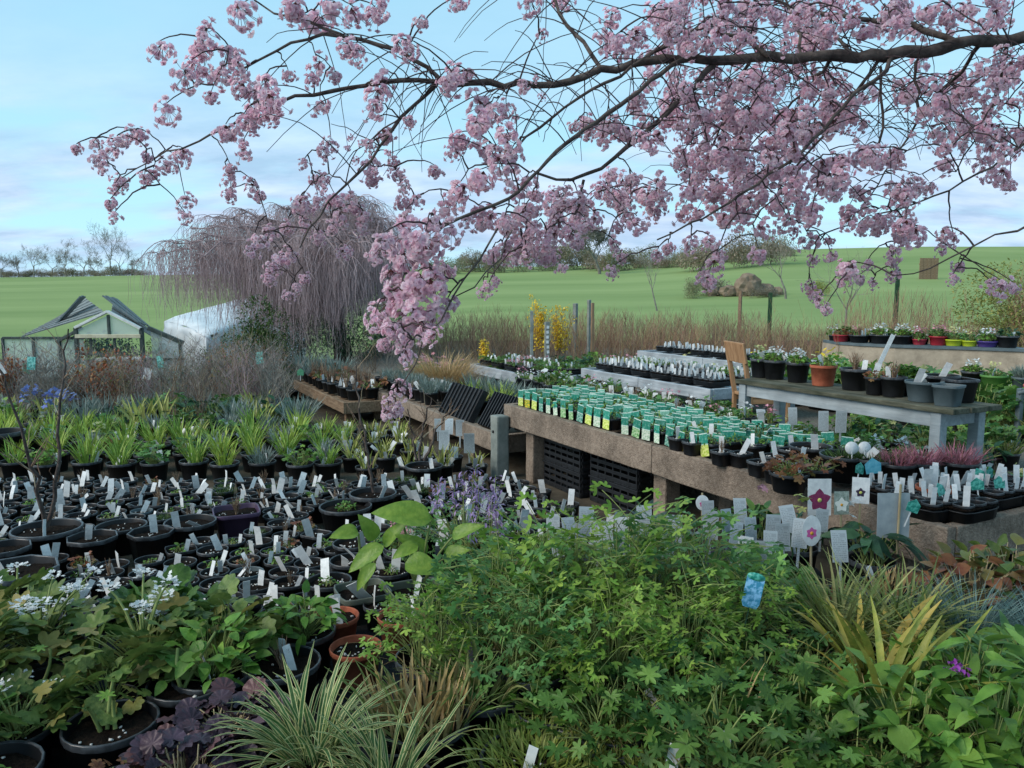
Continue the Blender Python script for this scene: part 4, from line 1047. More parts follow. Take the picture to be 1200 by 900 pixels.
ground_pot(177, 622, .13, .2, 'white rimmed octagonal black pot in the left field', f=octo_f, lab=me_label_big, cat='plant pot', name='octagonal_pot')
ground_pot(108, 628, .14, .2, 'octagonal black pot left of the wide shallow one', f=octo_f, lab=me_label_big, cat='plant pot', name='octagonal_pot')
ground_pot(405, 592, .18, .2, 'big black pot with low green sprouts in the left field', foliage=fol['sprout'], fsc=1.1, cat='plant pot', name='plant_pot')
# slim bare trees in pots
def pot_tree(px, py, r, h, stems, label, seed, side=14):
    o = ground_pot(px, py, r, h, label, cat='tree', name='potted_tree', rz=0.0, lab=me_label_big)
    base = np.array(o.location) + [0, 0, h * .8]; rr = np.random.default_rng(seed); g = Geo()
    for st in stems:
        C = np.array([np.array(P(x, y, Y)) for x, y, Y in st]) - base
        t0 = np.linspace(0, 1, len(C)); tt = np.linspace(0, 1, 14)
        C = np.stack([np.interp(tt, t0, C[:, k]) for k in range(3)], -1); C[1:] += rr.normal(0, .008, (13, 3))
        V, F = tubes(C, np.linspace(.014, .004, 14), 6)
        part('trunk', Geo().add(V, F).mesh('trunk', m_bark), o, (0, 0, h * .8))
        for _ in range(side):
            j = rr.integers(3, 13); az = rr.uniform(0, 6.28); L = rr.uniform(.1, .34)
            q = np.linspace(0, 1, 5)[:, None]; D = np.array([math.cos(az) * .7, math.sin(az) * .7, .65])
            S = C[j] + D * q * L + rr.normal(0, .008, (5, 3)) * q; V, F = tubes(S, np.linspace(.004, .0018, 5), 3); g.add(V, F)
    part('crown', g.mesh('crown', m_twig3), o, (0, 0, h * .8), kind='stuff')
    return o
p0 = G(55, 618, .22)
Yp = p0[1]
pot_tree(55, 618, .2, .22, [[(53, 618, Yp), (45, 570, Yp - .05), (30, 525, Yp - .1), (12, 470, Yp - .15), (2, 430, Yp - .2)], [(55, 618, Yp), (66, 560, Yp + .05), (72, 500, Yp + .1), (74, 430, Yp + .1), (80, 385, Yp + .1)]], 'two stemmed bare sapling in a wide black pot at the left', 3)
p0 = G(437, 577, .22); Yp = p0[1]
pot_tree(437, 577, .17, .22, [[(438, 577, Yp), (433, 545, Yp), (424, 500, Yp), (418, 455, Yp), (416, 425, Yp)]], 'slim bare sapling in a black pot before the low bench', 4, 10)
p0 = G(497, 545, .2); Yp = p0[1]
pot_tree(497, 545, .16, .2, [[(487, 540, Yp), (484, 510, Yp), (478, 480, Yp)], [(497, 540, Yp), (510, 505, Yp), (530, 478, Yp)], [(492, 540, Yp), (496, 500, Yp), (506, 465, Yp)]], 'three stemmed bare shrub in a pot before the low bench', 6, 8)
# left tall dark pot and octagonal box pots at the left edge
ground_pot(2, 505, .2, .32, 'tall black tub at the left edge beside the leafy pots', cat='plant pot', name='plant_tub')
o = ground_pot(18, 665, .2, .24, 'large black octagonal tub at the left edge of the field', f=octo_f, cat='plant pot', name='plant_tub', rz=.2, lab=me_label_big)
ground_pot(4, 640, .14, .22, 'black octagonal pot cut by the left edge', f=octo_f, cat='plant pot', name='octagonal_pot', rz=.2)
for i, (px, py) in enumerate(((463, 532), (475, 536), (501, 540), (511, 526), (486, 545), (530, 560))):
    pass
# the field itself
yy = 3.12; row = 0
while yy < 6.35:
    xx = -4.2 + (.1 if row % 2 else 0)
    while xx < 1.0:
        x = xx + rg.uniform(-.022, .022); y = yy + rg.uniform(-.022, .022)
        rel = np.array([x, y, 0]) - O3; o_ = float(rel @ ND); r = rg.choice([.074, .078, .082, .085, .09])
        vis = x < .66 * y + .06 and -x < .66 * y + .15
        if o_ < -.22 and vis and not (x > -.98 and y < 4.08) and free(x, y, r):
            hh = rg.choice([.12, .135, .145])
            k = rg.random(); v_ = rg.random()
            potted((x, y, 0), r, hh, 'black round pot of bare soil with a white label in the left field', 'plant pot', GF, lab=me_label if k < .62 else me_label_big,
                   labs=1 if rg.random() < .8 else 2, foliage=rg.choice(fol['sprout']) if k < .15 else (rg.choice(fol['dead']) if k < .3 else (rg.choice(fol['red'] + fol['moss']) if k < .38 else None)), fsc=rg.uniform(.5, 1.1), name='plant_pot', f=square_f if v_ < .09 else None, mat=m_greypl if v_ > .95 else None)
        xx += rg.choice([.178, .184, .19])
    yy += .172; row += 1
# leafy strap plants behind the field
GL = 'leafy green pots behind the label field'
for row in range(6):
    y = 6.75 + row * .36
    x = -5.6 + .12 * (row % 2)
    while x < -.1:
        rel = np.array([x, y, 0]) - O3
        if float(rel @ ND) < -.3 - (.45 if y > 8.8 else 0) and abs(x) < .7 * y and free(x, y, .12):
            u = x / y
            k = rg.random(); xj, yj = x + rg.uniform(-.05, .05), y + rg.uniform(-.06, .06)
            if u > -.22 or (row > 3 and k < .5): 
                potted((xj, yj, 0), .1, .14, 'small pot of pale yellow green shoots left of the low bench', 'potted plant', 'pots of pale shoots left of the low bench', foliage=rg.choice(fol['shoot']), lab=me_label_big, labs=2, fsc=rg.uniform(1, 1.5), name='shoot_pot')
            elif k < .8: potted((xj, yj, 0), .125, .17, 'black pot with a clump of fresh green strap leaves', 'potted plant', GL, foliage=rg.choice(fol['strap']), lab=me_label_big if rg.random() < .7 else None, fsc=rg.uniform(.75, 1.15), name='strap_leaf_pot')
            else: potted((xj, yj, 0), .12, .17, 'black pot with grey green leaves among the strap leaved pots', 'potted plant', 'grey green pots among the strap leaves', foliage=rg.choice(fol['green'] + fol['sage']), lab=me_label_big, fsc=1.3, name='green_leaf_pot')
        x += .31 if row < 4 else .26
potted(tuple(G(120, 515, .18) * [1, 1, 0]), .13, .18, 'terracotta pot with variegated leaves among the leafy green pots', 'potted plant', mat=m_terra, foliage=fol['pale'][0], fsc=1.5)
# mixed low plants further back
kinds = ['blue', 'sage', 'green', 'dead', 'shoot', 'dark', 'sage', 'dead']
lab_of = {'blue': 'pot of blue spring flowers in the left bed', 'sage': 'pot of grey leaved lavender in the left bed', 'green': 'pot of low green leaves in the left bed', 'dead': 'pot of dry brown stems in the left bed',
          'white': 'pot of white spring flowers in the left bed', 'shoot': 'pot of yellow green shoots in the left bed', 'dark': 'pot of dark evergreen leaves in the left bed'}
for row in range(3):
    y = 8.95 + row * .38; x = -6.6
    while x < -1.9:
        rel = np.array([x, y, 0]) - O3
        if float(rel @ ND) < -1.0 and abs(x) < .69 * y:
            k = rg.choice(kinds); potted((x + rg.uniform(-.06, .06), y, float(ground_h(x, y))), .12, .16, lab_of[k], 'potted plant', lab_of[k].replace('pot of', 'pots of'), foliage=rg.choice(fol[k]), lab=me_label_big if rg.random() < .6 else None, fsc=rg.uniform(1.9, 2.6), name=PN[k])
        x += .34
g_ = P(285, 466, 10.6)
thing('ornamental_grass', straps(420, .42, .008, .7, .8, 640, 5, .22).mesh('grass', L_grass), (g_[0], g_[1], float(ground_h(g_[0], g_[1]))), 0, 'clump of yellow green grass before the bare shrubs', 'grass')
# ------------------------------------------------------------------ stock on the benches
SY = 1.0 if (np.array([-math.sin(BRZ), math.cos(BRZ), 0]) @ ND) > 0 else -1.0
sq_r = .047
m_tagtop = M('green_tag_header', hx('23806c'), hx('86bfae'), scale=60, rough=.4, obj=.25, lo=.5, hi=.72, detail=2)
m_tagtop2 = M('green_tag_pale_band', hx('a8c8bd'), hx('cfe0d8'), scale=60, rough=.4)
def pic(name, a, b): return M(name, hx(a), hx(b), scale=70, rough=.45, lo=.46, hi=.54, obj=.15)
pics = [pic('picture_green', '5f9a58', 'b4d0a4'), pic('picture_teal', '3f8472', '9cc4b4'), pic('picture_yellow', 'd8bd2e', '6d8f3c'), pic('picture_pale', '9db89c', 'd4dccb'), pic('picture_lime', 'a6bd4a', 'dbe08c')]
def tag_mesh(pi):
    g = Geo(); w, h = .072, .125
    for z0, z1, mi in ((0, .062, 0), (.062, .067, 1), (.067, .119, 2), (.119, .125, 1)):
        V, F = boxV(w, .0018, z1 - z0 - .0002, (0, 0, (z0 + z1) / 2)); V[:, 1] += .25 * V[:, 2] ** 2; g.add(V, F, mi)
    return g.mesh('label', [pics[pi], m_tagtop2, m_tagtop], False)
tagms = [tag_mesh(i) for i in range(5)]
GG = 'small pots with green picture tags on the concrete bench'
a_end = BA(838, 540, .7)[0]
na = 0; a = .1
face = math.atan2(-1, 0)   # tags turn to the path
while a < a_end + .5:
    o_ = .115
    while o_ < .80:
        lim = a_end - .35 + .75 * o_
        if a < lim and rg.random() > .06:
            p = B(a, o_, .65)
            front = o_ < .13
            t = thing('small_pot', pot_mesh(.05, .085, square_f)[0], tuple(p), BRZ, 'small square pot with a green picture tag on the concrete bench', 'potted plant', GG)
            part('foliage', rg.choice(fol['sprout']), t, (0, 0, .07), (0, 0, a * 7), rg.uniform(.8, 1.25), 'stuff')
            part('label', tagms[rg.choice([0, 3, 4, 2, 1, 3]) if front or rg.random() < .12 else rg.choice([1, 1, 0, 3])], t, (0, (-.03 if not front else -.058) * SY, .022 + random.uniform(-.012, .012) if not front else .006), (random.gauss(-.12, .1) if not front else 0.0, random.gauss(0, .09), (math.radians(40) if not front else 0.0) + random.gauss(0, .08)), random.uniform(.78, 1.0) * (1.0 if not front else 1.15))
            na += 1
        o_ += .079
    a += .118
# white labelled little pots in trays: a tray thing with its pots' labels
def seed_tray(p, rz, nx, ny, label, group, fk=None, labs=.9, pitch=.085, h=.075, lm=None, tagk=None, z_r=None):
    t = thing('seed_tray', None, tuple(p), rz, label, 'seed tray', group)
    g = Geo(); s = Geo(); W, D = nx * pitch, ny * pitch
    for i in range(nx):
        for j in range(ny):
            x, y = (i - (nx - 1) / 2) * pitch, (j - (ny - 1) / 2) * pitch
            pg = pot_geo(pitch * .47, h, 12, square_f, .012); M4 = np.eye(4); M4[:3, 3] = (x, y, .004); g.join(pg, M4)
    V, F = lathe([(0, 0), (1, 0), (1.03, .05), (1.06, .05), (1.06, .044), (1.04, .044)], 24, square_f); V[:, 0] *= W / 2; V[:, 1] *= D / 2; g.add(V, F)
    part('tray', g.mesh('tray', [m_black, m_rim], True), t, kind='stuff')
    sv, sf = boxV(W * .96, D * .96, .01, (0, 0, h * .78)); part('soil', Geo().add(sv, sf).mesh('soil', m_soil), t)
    for i in range(nx):
        for j in range(ny):
            x, y = (i - (nx - 1) / 2) * pitch, (j - (ny - 1) / 2) * pitch
            if random.random() < labs:
                part('label', tagme[tagk] if tagk and random.random() < .25 else random.choice(lm or me_label), t, (x + random.uniform(-.015, .015), y + random.uniform(-.015, .015), h * .7), (random.gauss(0, .15), random.gauss(0, .12), random.gauss(0, .35) - rz), random.uniform(.75, 1.05) * (.55 if False else 1))
            if fk and random.random() < .75: part('foliage', random.choice(fol[fk]), t, (x, y, h * .75), (0, 0, random.uniform(0, 6)), random.uniform(.45, .7), 'stuff')
    return t
def fill_bench(a0, a1, o0, o1, top, kindf, label, group, nx=5, ny=4, labs=.9):
    W, D = nx * .085 + .04, ny * .085 + .04
    na_ = max(1, int((a1 - a0) / W)); no_ = max(1, int((o1 - o0) / D))
    for i in range(na_):
        for j in range(no_):
            p = B(a0 + (i + .5) * (a1 - a0) / na_, o0 + (j + .5) * (o1 - o0) / no_, top)
            seed_tray(p, BRZ, nx, ny, label, group, kindf(i, j), labs)
fill_bench(PB1[0] + .1, PB1[1] - .1, PB1[2] + .06, PB1[2] + 1.05, .62, lambda i, j: None if j == 0 else random.choice([None, 'green', 'white', 'dead', 'sprout']), 'tray of small pots bristling with white labels on the long plank bench', 'label filled trays on the long plank bench', 4, 4, .85)
fill_bench(PB2[0] + .1, PB2[1] - .1, PB2[2] + .06, PB2[2] + .8, .66, lambda i, j: 'white' if j else None, 'tray of white labelled pots on the bench behind the chair', 'label filled trays on the bench behind the chair', 4, 4, .8)
fill_bench(PB3[0] + .05, PB3[1] - .05, PB3[2] + .05, PB3[2] + .8, .52, lambda i, j: random.choice(['dead', 'green', 'pink']), 'tray of brown and green seedlings on the short plank bench', 'trays on the short plank bench', 4, 3, .5)
# pots on the terrace between the benches, and taller foliage at the back
mix = ['green', 'green', 'white', 'dead', 'pale', 'dark', 'red', 'pink', 'yellow']
names = {'green': 'low green leaves', 'white': 'white flowers', 'dead': 'dry brown stems', 'pale': 'cream flowers', 'dark': 'dark evergreen leaves', 'red': 'red tinged leaves', 'pink': 'pink flowers', 'yellow': 'yellow flowers', 'sage': 'grey leaves', 'heath': 'pink heather', 'moss': 'mossy green cushion', 'sprout': 'green sprouts', 'shoot': 'pale shoots', 'blue': 'blue flowers', 'strap': 'strap leaves'}
def terrace_row(pts, h0, where, step=.24, r=.1, ks=mix, labp=.7, fsc=(1.0, 1.6), lm=me_label_big, jit=.05):
    for (a0, a1, o) in pts:
        a = a0
        while a < a1:
            k = rg.choice(ks); p = B(a + rg.uniform(-jit, jit), o + rg.uniform(-jit, jit), h0)
            if abs(p[0]) < .68 * p[1] + .3:
                potted(p, r, .14, 'black pot of %s %s' % (names[k], where), 'potted plant', 'pots of %s %s' % (names[k], where), foliage=rg.choice(fol[k]), lab=lm if rg.random() < labp else None, fsc=rg.uniform(*fsc), name=PN[k])
            a += step
bench('plank_bench', -1.8, 1.95, .93, 1.42, .53, 'narrow grey plank bench directly behind the green tagged pots', [.1], beam_h=.1, beam_t=.04, mat=m_greyplank, posts=(-1.6, .1, 1.75), post_w=.07)
terrace_row([(-1.65, 1.9, 1.06), (-1.55, 1.9, 1.28)], .532, 'on the narrow bench behind the green tags', .2, r=.085, ks=['dead', 'red', 'white', 'green', 'dead', 'pink', 'green'], labp=1.0, fsc=(.8, 1.2))
terrace_row([(-1.2, 1.3, 1.95), (-1.0, 1.0, 2.25)], TER, 'on the terrace below the plank bench', .26, ks=['green', 'white', 'dead', 'white'])
terrace_row([(2.0, 4.4, o) for o in (1.1, 1.36)], TER, 'on the terrace before the table', .25, ks=['green', 'dark', 'moss', 'dead', 'green', 'red'], fsc=(1.2, 1.7))
terrace_row([(1.0, 3.7, o) for o in (1.65, 1.9, 2.15, 2.4)], TER, 'on the terrace under the table', .2, r=.088, ks=['green', 'white', 'green', 'dead', 'pale', 'green'], fsc=(1.1, 1.5))
terrace_row([(-1.4, 2.2, o) for o in (4.6, 5.0, 5.4, 5.8)], TER + .0, 'in the green band behind the table', .27, r=.12, ks=['green', 'green', 'green', 'pale'], fsc=(2.7, 3.6), labp=.25)
terrace_row([(1.2, 2.6, o) for o in (3.0, 3.4)], TER, 'on the terrace right of the table', .26, ks=['green', 'green', 'dark', 'pale'], fsc=(1.5, 2.0), labp=.4)
terrace_row([(-3.3, -1.5, o) for o in (4.5, 4.9, 5.3, 5.7)], TER, 'in the flower band left of the bowls', .27, r=.12, ks=['green', 'white', 'yellow', 'pale', 'green'], fsc=(1.9, 2.6), labp=.5)
terrace_row([(-5.6, -3.4, o) for o in (3.9, 4.3, 4.7)], TER, 'on the far terrace before the posts', .28, ks=['green', 'shoot', 'pink', 'green', 'dead', 'dark'], fsc=(1.5, 2.0), labp=.5)
terrace_row([(-4.6, -1.8, o) for o in (2.2, 2.6, 3.0)], TER, 'on the terrace left of the short plank bench', .28, ks=['dead', 'green', 'pink', 'dead', 'sage'], fsc=(1.5, 2.2), labp=.6)
# on the near part of the concrete bench
def on_bench(px, py, r, h, label, z=.65, **k):
    p = G(px, py, z + h); p[2] = z; return potted(p, r, h, label, **k)
for i, (px, py, fk) in enumerate(((795, 512, None), (812, 517, None), (836, 511, 'dead'), (858, 508, None), (846, 528, 'dead'), (868, 530, None), (884, 521, None), (905, 533, None), (925, 526, None), (890, 540, None), (910, 548, 'red'), (934, 541, 'red'), (822, 505, None), (876, 511, None))):
    on_bench(px, py, .055, .085, 'small square black pot with a white label on the near part of the concrete bench', cat='plant pot', group='small square pots on the near part of the concrete bench', f=square_f, lab=me_label, foliage=fol[fk][0] if fk else None, name='small_pot', fsc=.8, rz=BRZ)
on_bench(889, 509, .125, .11, 'round dark green pot beside the left table leg', mat=m_dkgreen, foliage=fol['dark'][0], fsc=.9, lab=me_label)
on_bench(950, 522, .12, .13, 'black pot of bare soil right of the green pot', lab=me_label_big, cat='plant pot', name='plant_pot')
on_bench(990, 532, .13, .14, 'black pot topped by a low mossy cushion', foliage=fol['moss'][0], fsc=1.1, lab=me_label_big)
on_bench(1028, 536, .12, .14, 'black pot with a green mossy cushion before the heathers', foliage=fol['moss'][1], fsc=1.2)
on_bench(1052, 542, .09, .13, 'black pot of pink heather left of the table leg', foliage=fol['heath'][0], fsc=1.0)
on_bench(1078, 540, .1, .13, 'black pot of pink heather just behind the terracotta pot', foliage=fol['heath'][1], fsc=1.1)
on_bench(1124, 540, .1, .13, 'black pot of pink heather right of the table leg', foliage=fol['heath'][0], fsc=1.15)
on_bench(925, 553, .1, .1, 'black pot of dark red leaves at the front of the bench', foliage=fol['red'], fsc=1.3, lab=me_label)
on_bench(958, 548, .08, .1, 'black pot of drooping red brown leaves before the mossy pots', foliage=fol['red'][1], fsc=1.4)
on_bench(1096, 570, .085, .1, 'small terracotta pot with two white cards before the table leg', mat=m_terra, lab=me_label_big, labs=3, labrot=0.0, cat='plant pot', name='terracotta_pot')
for i, (px, py) in enumerate(((1040, 577), (1075, 590), (1112, 592), (1148, 577), (1180, 572), (1105, 575))):
    p = G(px, py, .72) + ND * .12 - AD * .04; p[2] = .652
    seed_tray(p, BRZ, 3, 3, 'tray of bare soil pots with white and teal labels at the bench end', 'trays of soil pots at the bench end', None, .8, .083)
m_tealtag = M('teal_house_tag', hx('1f7d70'), hx('58b0a0'), scale=60, rough=.4, lo=.45, hi=.55)
def house_tag(px, py, z, label, s=1.0, mt=None):
    p = G(px, py, z); g = Geo(); w, h = .026 * s, .036 * s
    V = np.array([[-w, 0, 0], [w, 0, 0], [w * 1.1, 0, h], [0, 0, h * 1.6], [-w * 1.1, 0, h]]); V2 = V + [0, .002, 0]
    bm = bmesh.new(); a_ = [bm.verts.new(v) for v in V]; b_ = [bm.verts.new(v) for v in V2]
    bm.faces.new(a_); bm.faces.new(b_[::-1])
    for q in range(5): bm.faces.new([a_[q], b_[q], b_[(q + 1) % 5], a_[(q + 1) % 5]])
    me = bpy.data.meshes.new('tag'); bm.to_mesh(me); bm.free(); me.materials.append(mt or m_tealtag); me.materials.append(m_label)
    t = thing('plant_tag', me, (p[0], p[1], z), 0, label, 'plant tag', rot=(random.gauss(-.1, .1), random.gauss(0, .25), random.gauss(0, .3)))
    part('stake', beam_mesh('stake', .006, .003, .08, m_label, .001), t, (0, .005, -.03)); return t
for i, (px, py, lb) in enumerate(((1068, 600, 'teal house shaped tag at the very front of the bench end'), (1148, 562, 'teal house shaped tag left of the paired ones'), (1160, 560, 'teal house shaped tag at the right of the bench end'), (1146, 574, 'teal house shaped tag leaning below the paired ones'), (1007, 555, 'pale teal tag beside the sky blue tag'), (1105, 580, 'small teal tag behind the front labels'), (1172, 572, 'small teal tag near the right edge crates'))):
    house_tag(px, py, .74, lb, 1.0)
house_tag(1024, 555, .74, 'wide sky blue tag lying on the pots before the mossy cushion', 1.4, M('sky_blue_tag', hx('3f93ad'), hx('6db4c6'), scale=40, rough=.4))
# round white tags before the mossy pots
for px, lb in ((998, 'round white tag left of its twin before the mossy pots'), (1013, 'round white tag right of its twin before the mossy pots')):
    p = G(px, 525, .84); V, F = lathe([(0, 0), (.034, 0), (.034, .002), (0, .002)], 24)
    t = thing('round_tag', Geo().add(V, F).mesh('tag', m_label), (p[0], p[1], .84), 0, lb, 'plant tag', rot=(R(82), 0, random.gauss(0, .15)))
    part('stake', beam_mesh('stake', .006, .1, .003, m_label, .001), t, (0, -.07, .003))
# big printed cards on the terrace and bench
def printed_mat():
    m = bpy.data.materials.new('printed_care_card'); m.use_nodes = True; nt = m.node_tree; N, L = nt.nodes, nt.links; bs = N['Principled BSDF']; bs.inputs['Roughness'].default_value = .45
    t = N.new('ShaderNodeTexCoord'); s = N.new('ShaderNodeSeparateXYZ'); L.new(t.outputs['Object'], s.inputs[0])
    def mt(op, a, b=None):
        n = N.new('ShaderNodeMath'); n.operation = op
        for i, v in enumerate((a, b)):
            if v is None: continue
            if isinstance(v, (int, float)): n.inputs[i].default_value = v
            else: L.new(v, n.inputs[i])
        return n.outputs[0]
    zz = mt('MULTIPLY', s.outputs[2], 130.0); row = mt('FLOOR', zz); fr = mt('FRACT', zz)
    line = mt('GREATER_THAN', fr, .55)
    c = N.new('ShaderNodeCombineXYZ'); L.new(mt('MULTIPLY', s.outputs[0], 260.0), c.inputs[0]); L.new(mt('MULTIPLY', row, 7.3), c.inputs[1])
    nz = N.new('ShaderNodeTexNoise'); L.new(c.outputs[0], nz.inputs[0]); nz.inputs['Scale'].default_value = 1.0; nz.inputs['Detail'].default_value = 1
    ink = mt('MULTIPLY', line, mt('GREATER_THAN', nz.outputs[0], .47))
    bar_ = mt('MULTIPLY', mt('GREATER_THAN', s.outputs[2], .105), mt('GREATER_THAN', s.outputs[0], .004))
    stripes = mt('GREATER_THAN', mt('FRACT', mt('MULTIPLY', s.outputs[0], 330.0)), .5)
    edge = mt('MULTIPLY', mt('LESS_THAN', mt('ABSOLUTE', s.outputs[0]), .028), mt('LESS_THAN', s.outputs[2], .122))
    fac = mt('MULTIPLY', edge, mt('ADD', mt('MULTIPLY', bar_, stripes), mt('MULTIPLY', ink, mt('SUBTRACT', 1.0, bar_))))
    mx = N.new('ShaderNodeMix'); mx.data_type = 'RGBA'; L.new(mt('MULTIPLY', fac, .5), mx.inputs[0]); mx.inputs[6].default_value = (*hx('aab4b8'), 1); mx.inputs[7].default_value = (*hx('3f484e'), 1)
    L.new(mx.outputs[2], bs.inputs['Base Color']); return m
m_print = printed_mat()
me_card = [card_geo(.068, .135, .0018, b, 6).mesh('label', m_print, False) for b in (0, .12, -.12, .22)]
def care_card(px, py, z, label, group, s=1.0, rz=0.0, tilt=0.0):
    p = G(px, py, z)
    t = thing('care_card', random.choice(me_card), (p[0], p[1], z), 0, label, 'plant label', group, sc=s, rot=(random.gauss(-.08, .1), tilt, rz))
    part('stake', beam_mesh('stake', .012, .0018, .10, m_print, .0004), t, (0, .003, -.045)); return t
CG = 'printed care cards standing behind the table top pots'
for px, py, s in ((965, 505, 1.1), (985, 507, 1.2), (893, 500, 1.0), (929, 498, 1.0)):
    care_card(px, py, .62, 'pale printed card standing under the grey table', 'printed cards under the grey table', s)
for px, py, s in ((513, 500, 1.0), (526, 503, 1.2), (539, 505, 1.2), (520, 521, 1.3), (550, 525, 1.4)):
    p = care_card(px, py + 6, .22, 'printed grey card in the pots before the low bench', 'printed cards before the low bench', s)
# pots on the table
def on_table(px, r, h, label, off=.3, mat=None, f=None, fk=None, labs=0, fsc=1.2, name='plant_pot', cat='potted plant'):
    best = min(np.linspace(TA0, TA1, 400), key=lambda a: abs(600 + FOC * B(a, TO + off, 0)[0] / (B(a, TO + off, 0)[1] * math.cos(PITCH) + (CAM_H - 1) * math.sin(PITCH)) - px))
    return potted(B(best, TO + off, .901), r, h, label, cat, mat=mat, f=f, foliage=fol[fk] if fk else None, lab=me_label_big if labs else None, labs=max(labs, 1), fsc=fsc, name=name)
on_table(882, .098, .165, 'leftmost black pot on the grey table', fk='pale', labs=2, fsc=1.0)
on_table(908, .098, .165, 'black pot second from the left on the grey table', fk='white', labs=1, fsc=1.0)
on_table(935, .098, .165, 'black pot just left of the terracotta one on the table', fk='white', labs=1, fsc=1.0)
on_table(965, .105, .165, 'terracotta coloured pot with yellow flowers on the table', mat=m_terra, fk='yellow', fsc=1.0, labs=1)
on_table(1002, .115, .165, 'black pot with a tall white stake label just right of the terracotta one', fk='dead', labs=1, fsc=1.3)
on_table(1026, .08, .13, 'small black pot of reddish stems on the table', fk='red', off=.2, labs=1, fsc=.9)
on_table(1047, .092, .145, 'black pot with a white card in the middle of the table', fk='dead', off=.22, labs=2)
on_table(1062, .12, .12, 'wide low black pot at the back of the table', off=.4, fk='green', fsc=.9)
on_table(1083, .125, .14, 'grey green round pot right of the table middle', mat=m_greypl, off=.2, labs=2, cat='plant pot')
on_table(1103, .12, .17, 'wide dark pot at the back right of the table', off=.4, labs=1, cat='plant pot')
on_table(1112, .085, .14, 'empty grey square pot near the right end of the table', mat=m_greypl, f=square_f, off=.14, cat='plant pot', name='square_pot')
on_table(1123, .1, .16, 'empty black square pot at the right end of the table', f=square_f, off=.38, cat='plant pot', name='square_pot')
p = G(1015, 425, 1.12); st = thing('stake_label', card_geo(.035, .36, .002).mesh('label', m_label, False), tuple(B((TA0 + TA1) / 2 + .14, TO + .3, 1.0)), 0, 'long pale stake label leaning from the black pot on the table', 'plant label', rot=(0, .42, .1))
p = G(1168, 440, .8); potted(tuple(G(1172, 462, .62) + np.array([.1, .28, .004])), .13, .16, 'mid green round pot on the pale bench at the right edge', 'potted plant', mat=m_midgreen, foliage=fol['pale'], fsc=1.1, lab=me_label_big)
potted(tuple(G(1152, 458, .62) + np.array([.06, .30, .004])), .12, .17, 'black pot left of the green pot on the pale bench', 'potted plant', foliage=fol['white'], fsc=1.1)
potted(tuple(G(1196, 463, .62) + np.array([.16, .24, .004])), .1, .15, 'blue grey pot right of the green pot on the pale bench', 'potted plant', mat=m_greypl, foliage=fol['sage'], fsc=1.1)
# dark stack of crates under the pale bench and at the bench end
m_crate = M('black_crate_plastic', hx('15171a'), hx('24272b'), scale=12, rough=.5, spec=.5)
def crate(loc, rz, label, L=.6, W=.4, H=.2, rot=None, group=None):
    t = thing('crate', None, tuple(loc), rz, label, 'crate', group, rot=rot)
    def bx(nm, sx, sy, sz, c): return part(nm, beam_mesh(nm, sx, sy, sz, m_crate, .003), t, c)
    bx('base', L - .02, W - .02, .012, (0, 0, .008))
    for sy in (-1, 1):
        for i in range(4): bx('slat', L - .03, .010, .028, (0, sy * (W / 2 - .012), .03 + i * (H - .045) / 3))
        for i in range(7): bx('rib', .014, .016, H - .012, (-L / 2 + .02 + i * (L - .04) / 6, sy * (W / 2 - .014), H / 2))
    for sx in (-1, 1):
        for i in range(4): bx('slat', .010, W - .03, .028, (sx * (L / 2 - .012), 0, .03 + i * (H - .045) / 3))
        for i in range(4): bx('rib', .016, .014, H - .012, (sx * (L / 2 - .014), -W / 2 + .035 + i * (W - .07) / 3, H / 2))
    for sy in (-1, 1): bx('rim', L, .022, .012, (0, sy * (W / 2 - .011), H))
    for sx in (-1, 1): bx('rim', .022, W - .05, .0115, (sx * (L / 2 - .011), 0, H))
    return t
for i in range(2):
    crate(B(.72, .36, .205 * i), BRZ, 'slatted black crate under the concrete bench, %s of the left stack' % ('top' if i else 'bottom'))
    crate(B(1.36, .42, .205 * i), BRZ + .05, 'slatted black crate under the concrete bench, %s of the right stack' % ('top' if i else 'bottom'))
q = G(1200, 600, .6)
for i in range(3): crate((q[0] + .18, q[1] + .1, .21 * i), .1, 'black crate at the right edge, %s in its stack' % ['bottom', 'middle', 'top'][i], .5, .4)
# tilted trays and their plants on the low bench
def shelf_pos(px, py, z): return G(px, py, z)
def ribbed_tray(loc, rot, label, L=.5, W=.36):
    t = thing('ribbed_tray', None, tuple(loc), 0, label, 'tray', rot=rot)
    part('base', beam_mesh('base', L, W, .012, m_crate, .003), t)
    for i in range(9): part('rib', beam_mesh('rib', .012, W, .022, m_crate, .003), t, (-L / 2 + .03 + i * (L - .06) / 8, 0, -.016))
    for sy in (-1, 1): part('side', beam_mesh('side', L, .012, .06, m_crate, .003), t, (0, sy * (W / 2 - .006), .034))
    for sx in (-1, 1): part('side', beam_mesh('side', .012, W - .03, .06, m_crate, .003), t, (sx * (L / 2 - .006), 0, .034))
b_ = B(-.42, .16, .36 + .15); ribbed_tray(b_, (R(58 - 180), R(0), BRZ + .0), 'black ribbed tray tipped on edge beside the end post')
b_ = B(-1.25, .14, .36 + .14); ribbed_tray(b_, (R(60 - 180), R(0), BRZ + .0), 'black ribbed tray tipped on edge below the grey lavender', .75)
terrace_row([(-3.9, -1.9, .16), (-3.9, -1.9, .4)], .362, 'on the left part of the low bench', .2, r=.085, ks=['sage', 'dead', 'sage'], fsc=(1.0, 1.4))
terrace_row([(-1.8, -.5, .42)], .362, 'behind the tipped trays on the low bench', .2, r=.085, ks=['shoot', 'strap'], fsc=(.8, 1.0), labp=.3, jit=.03)
terrace_row([(-1.9, -.3, .66)], .362, 'at the back of the low bench', .2, r=.085, ks=['sage'], fsc=(1.4, 1.9), labp=.2, jit=.03)
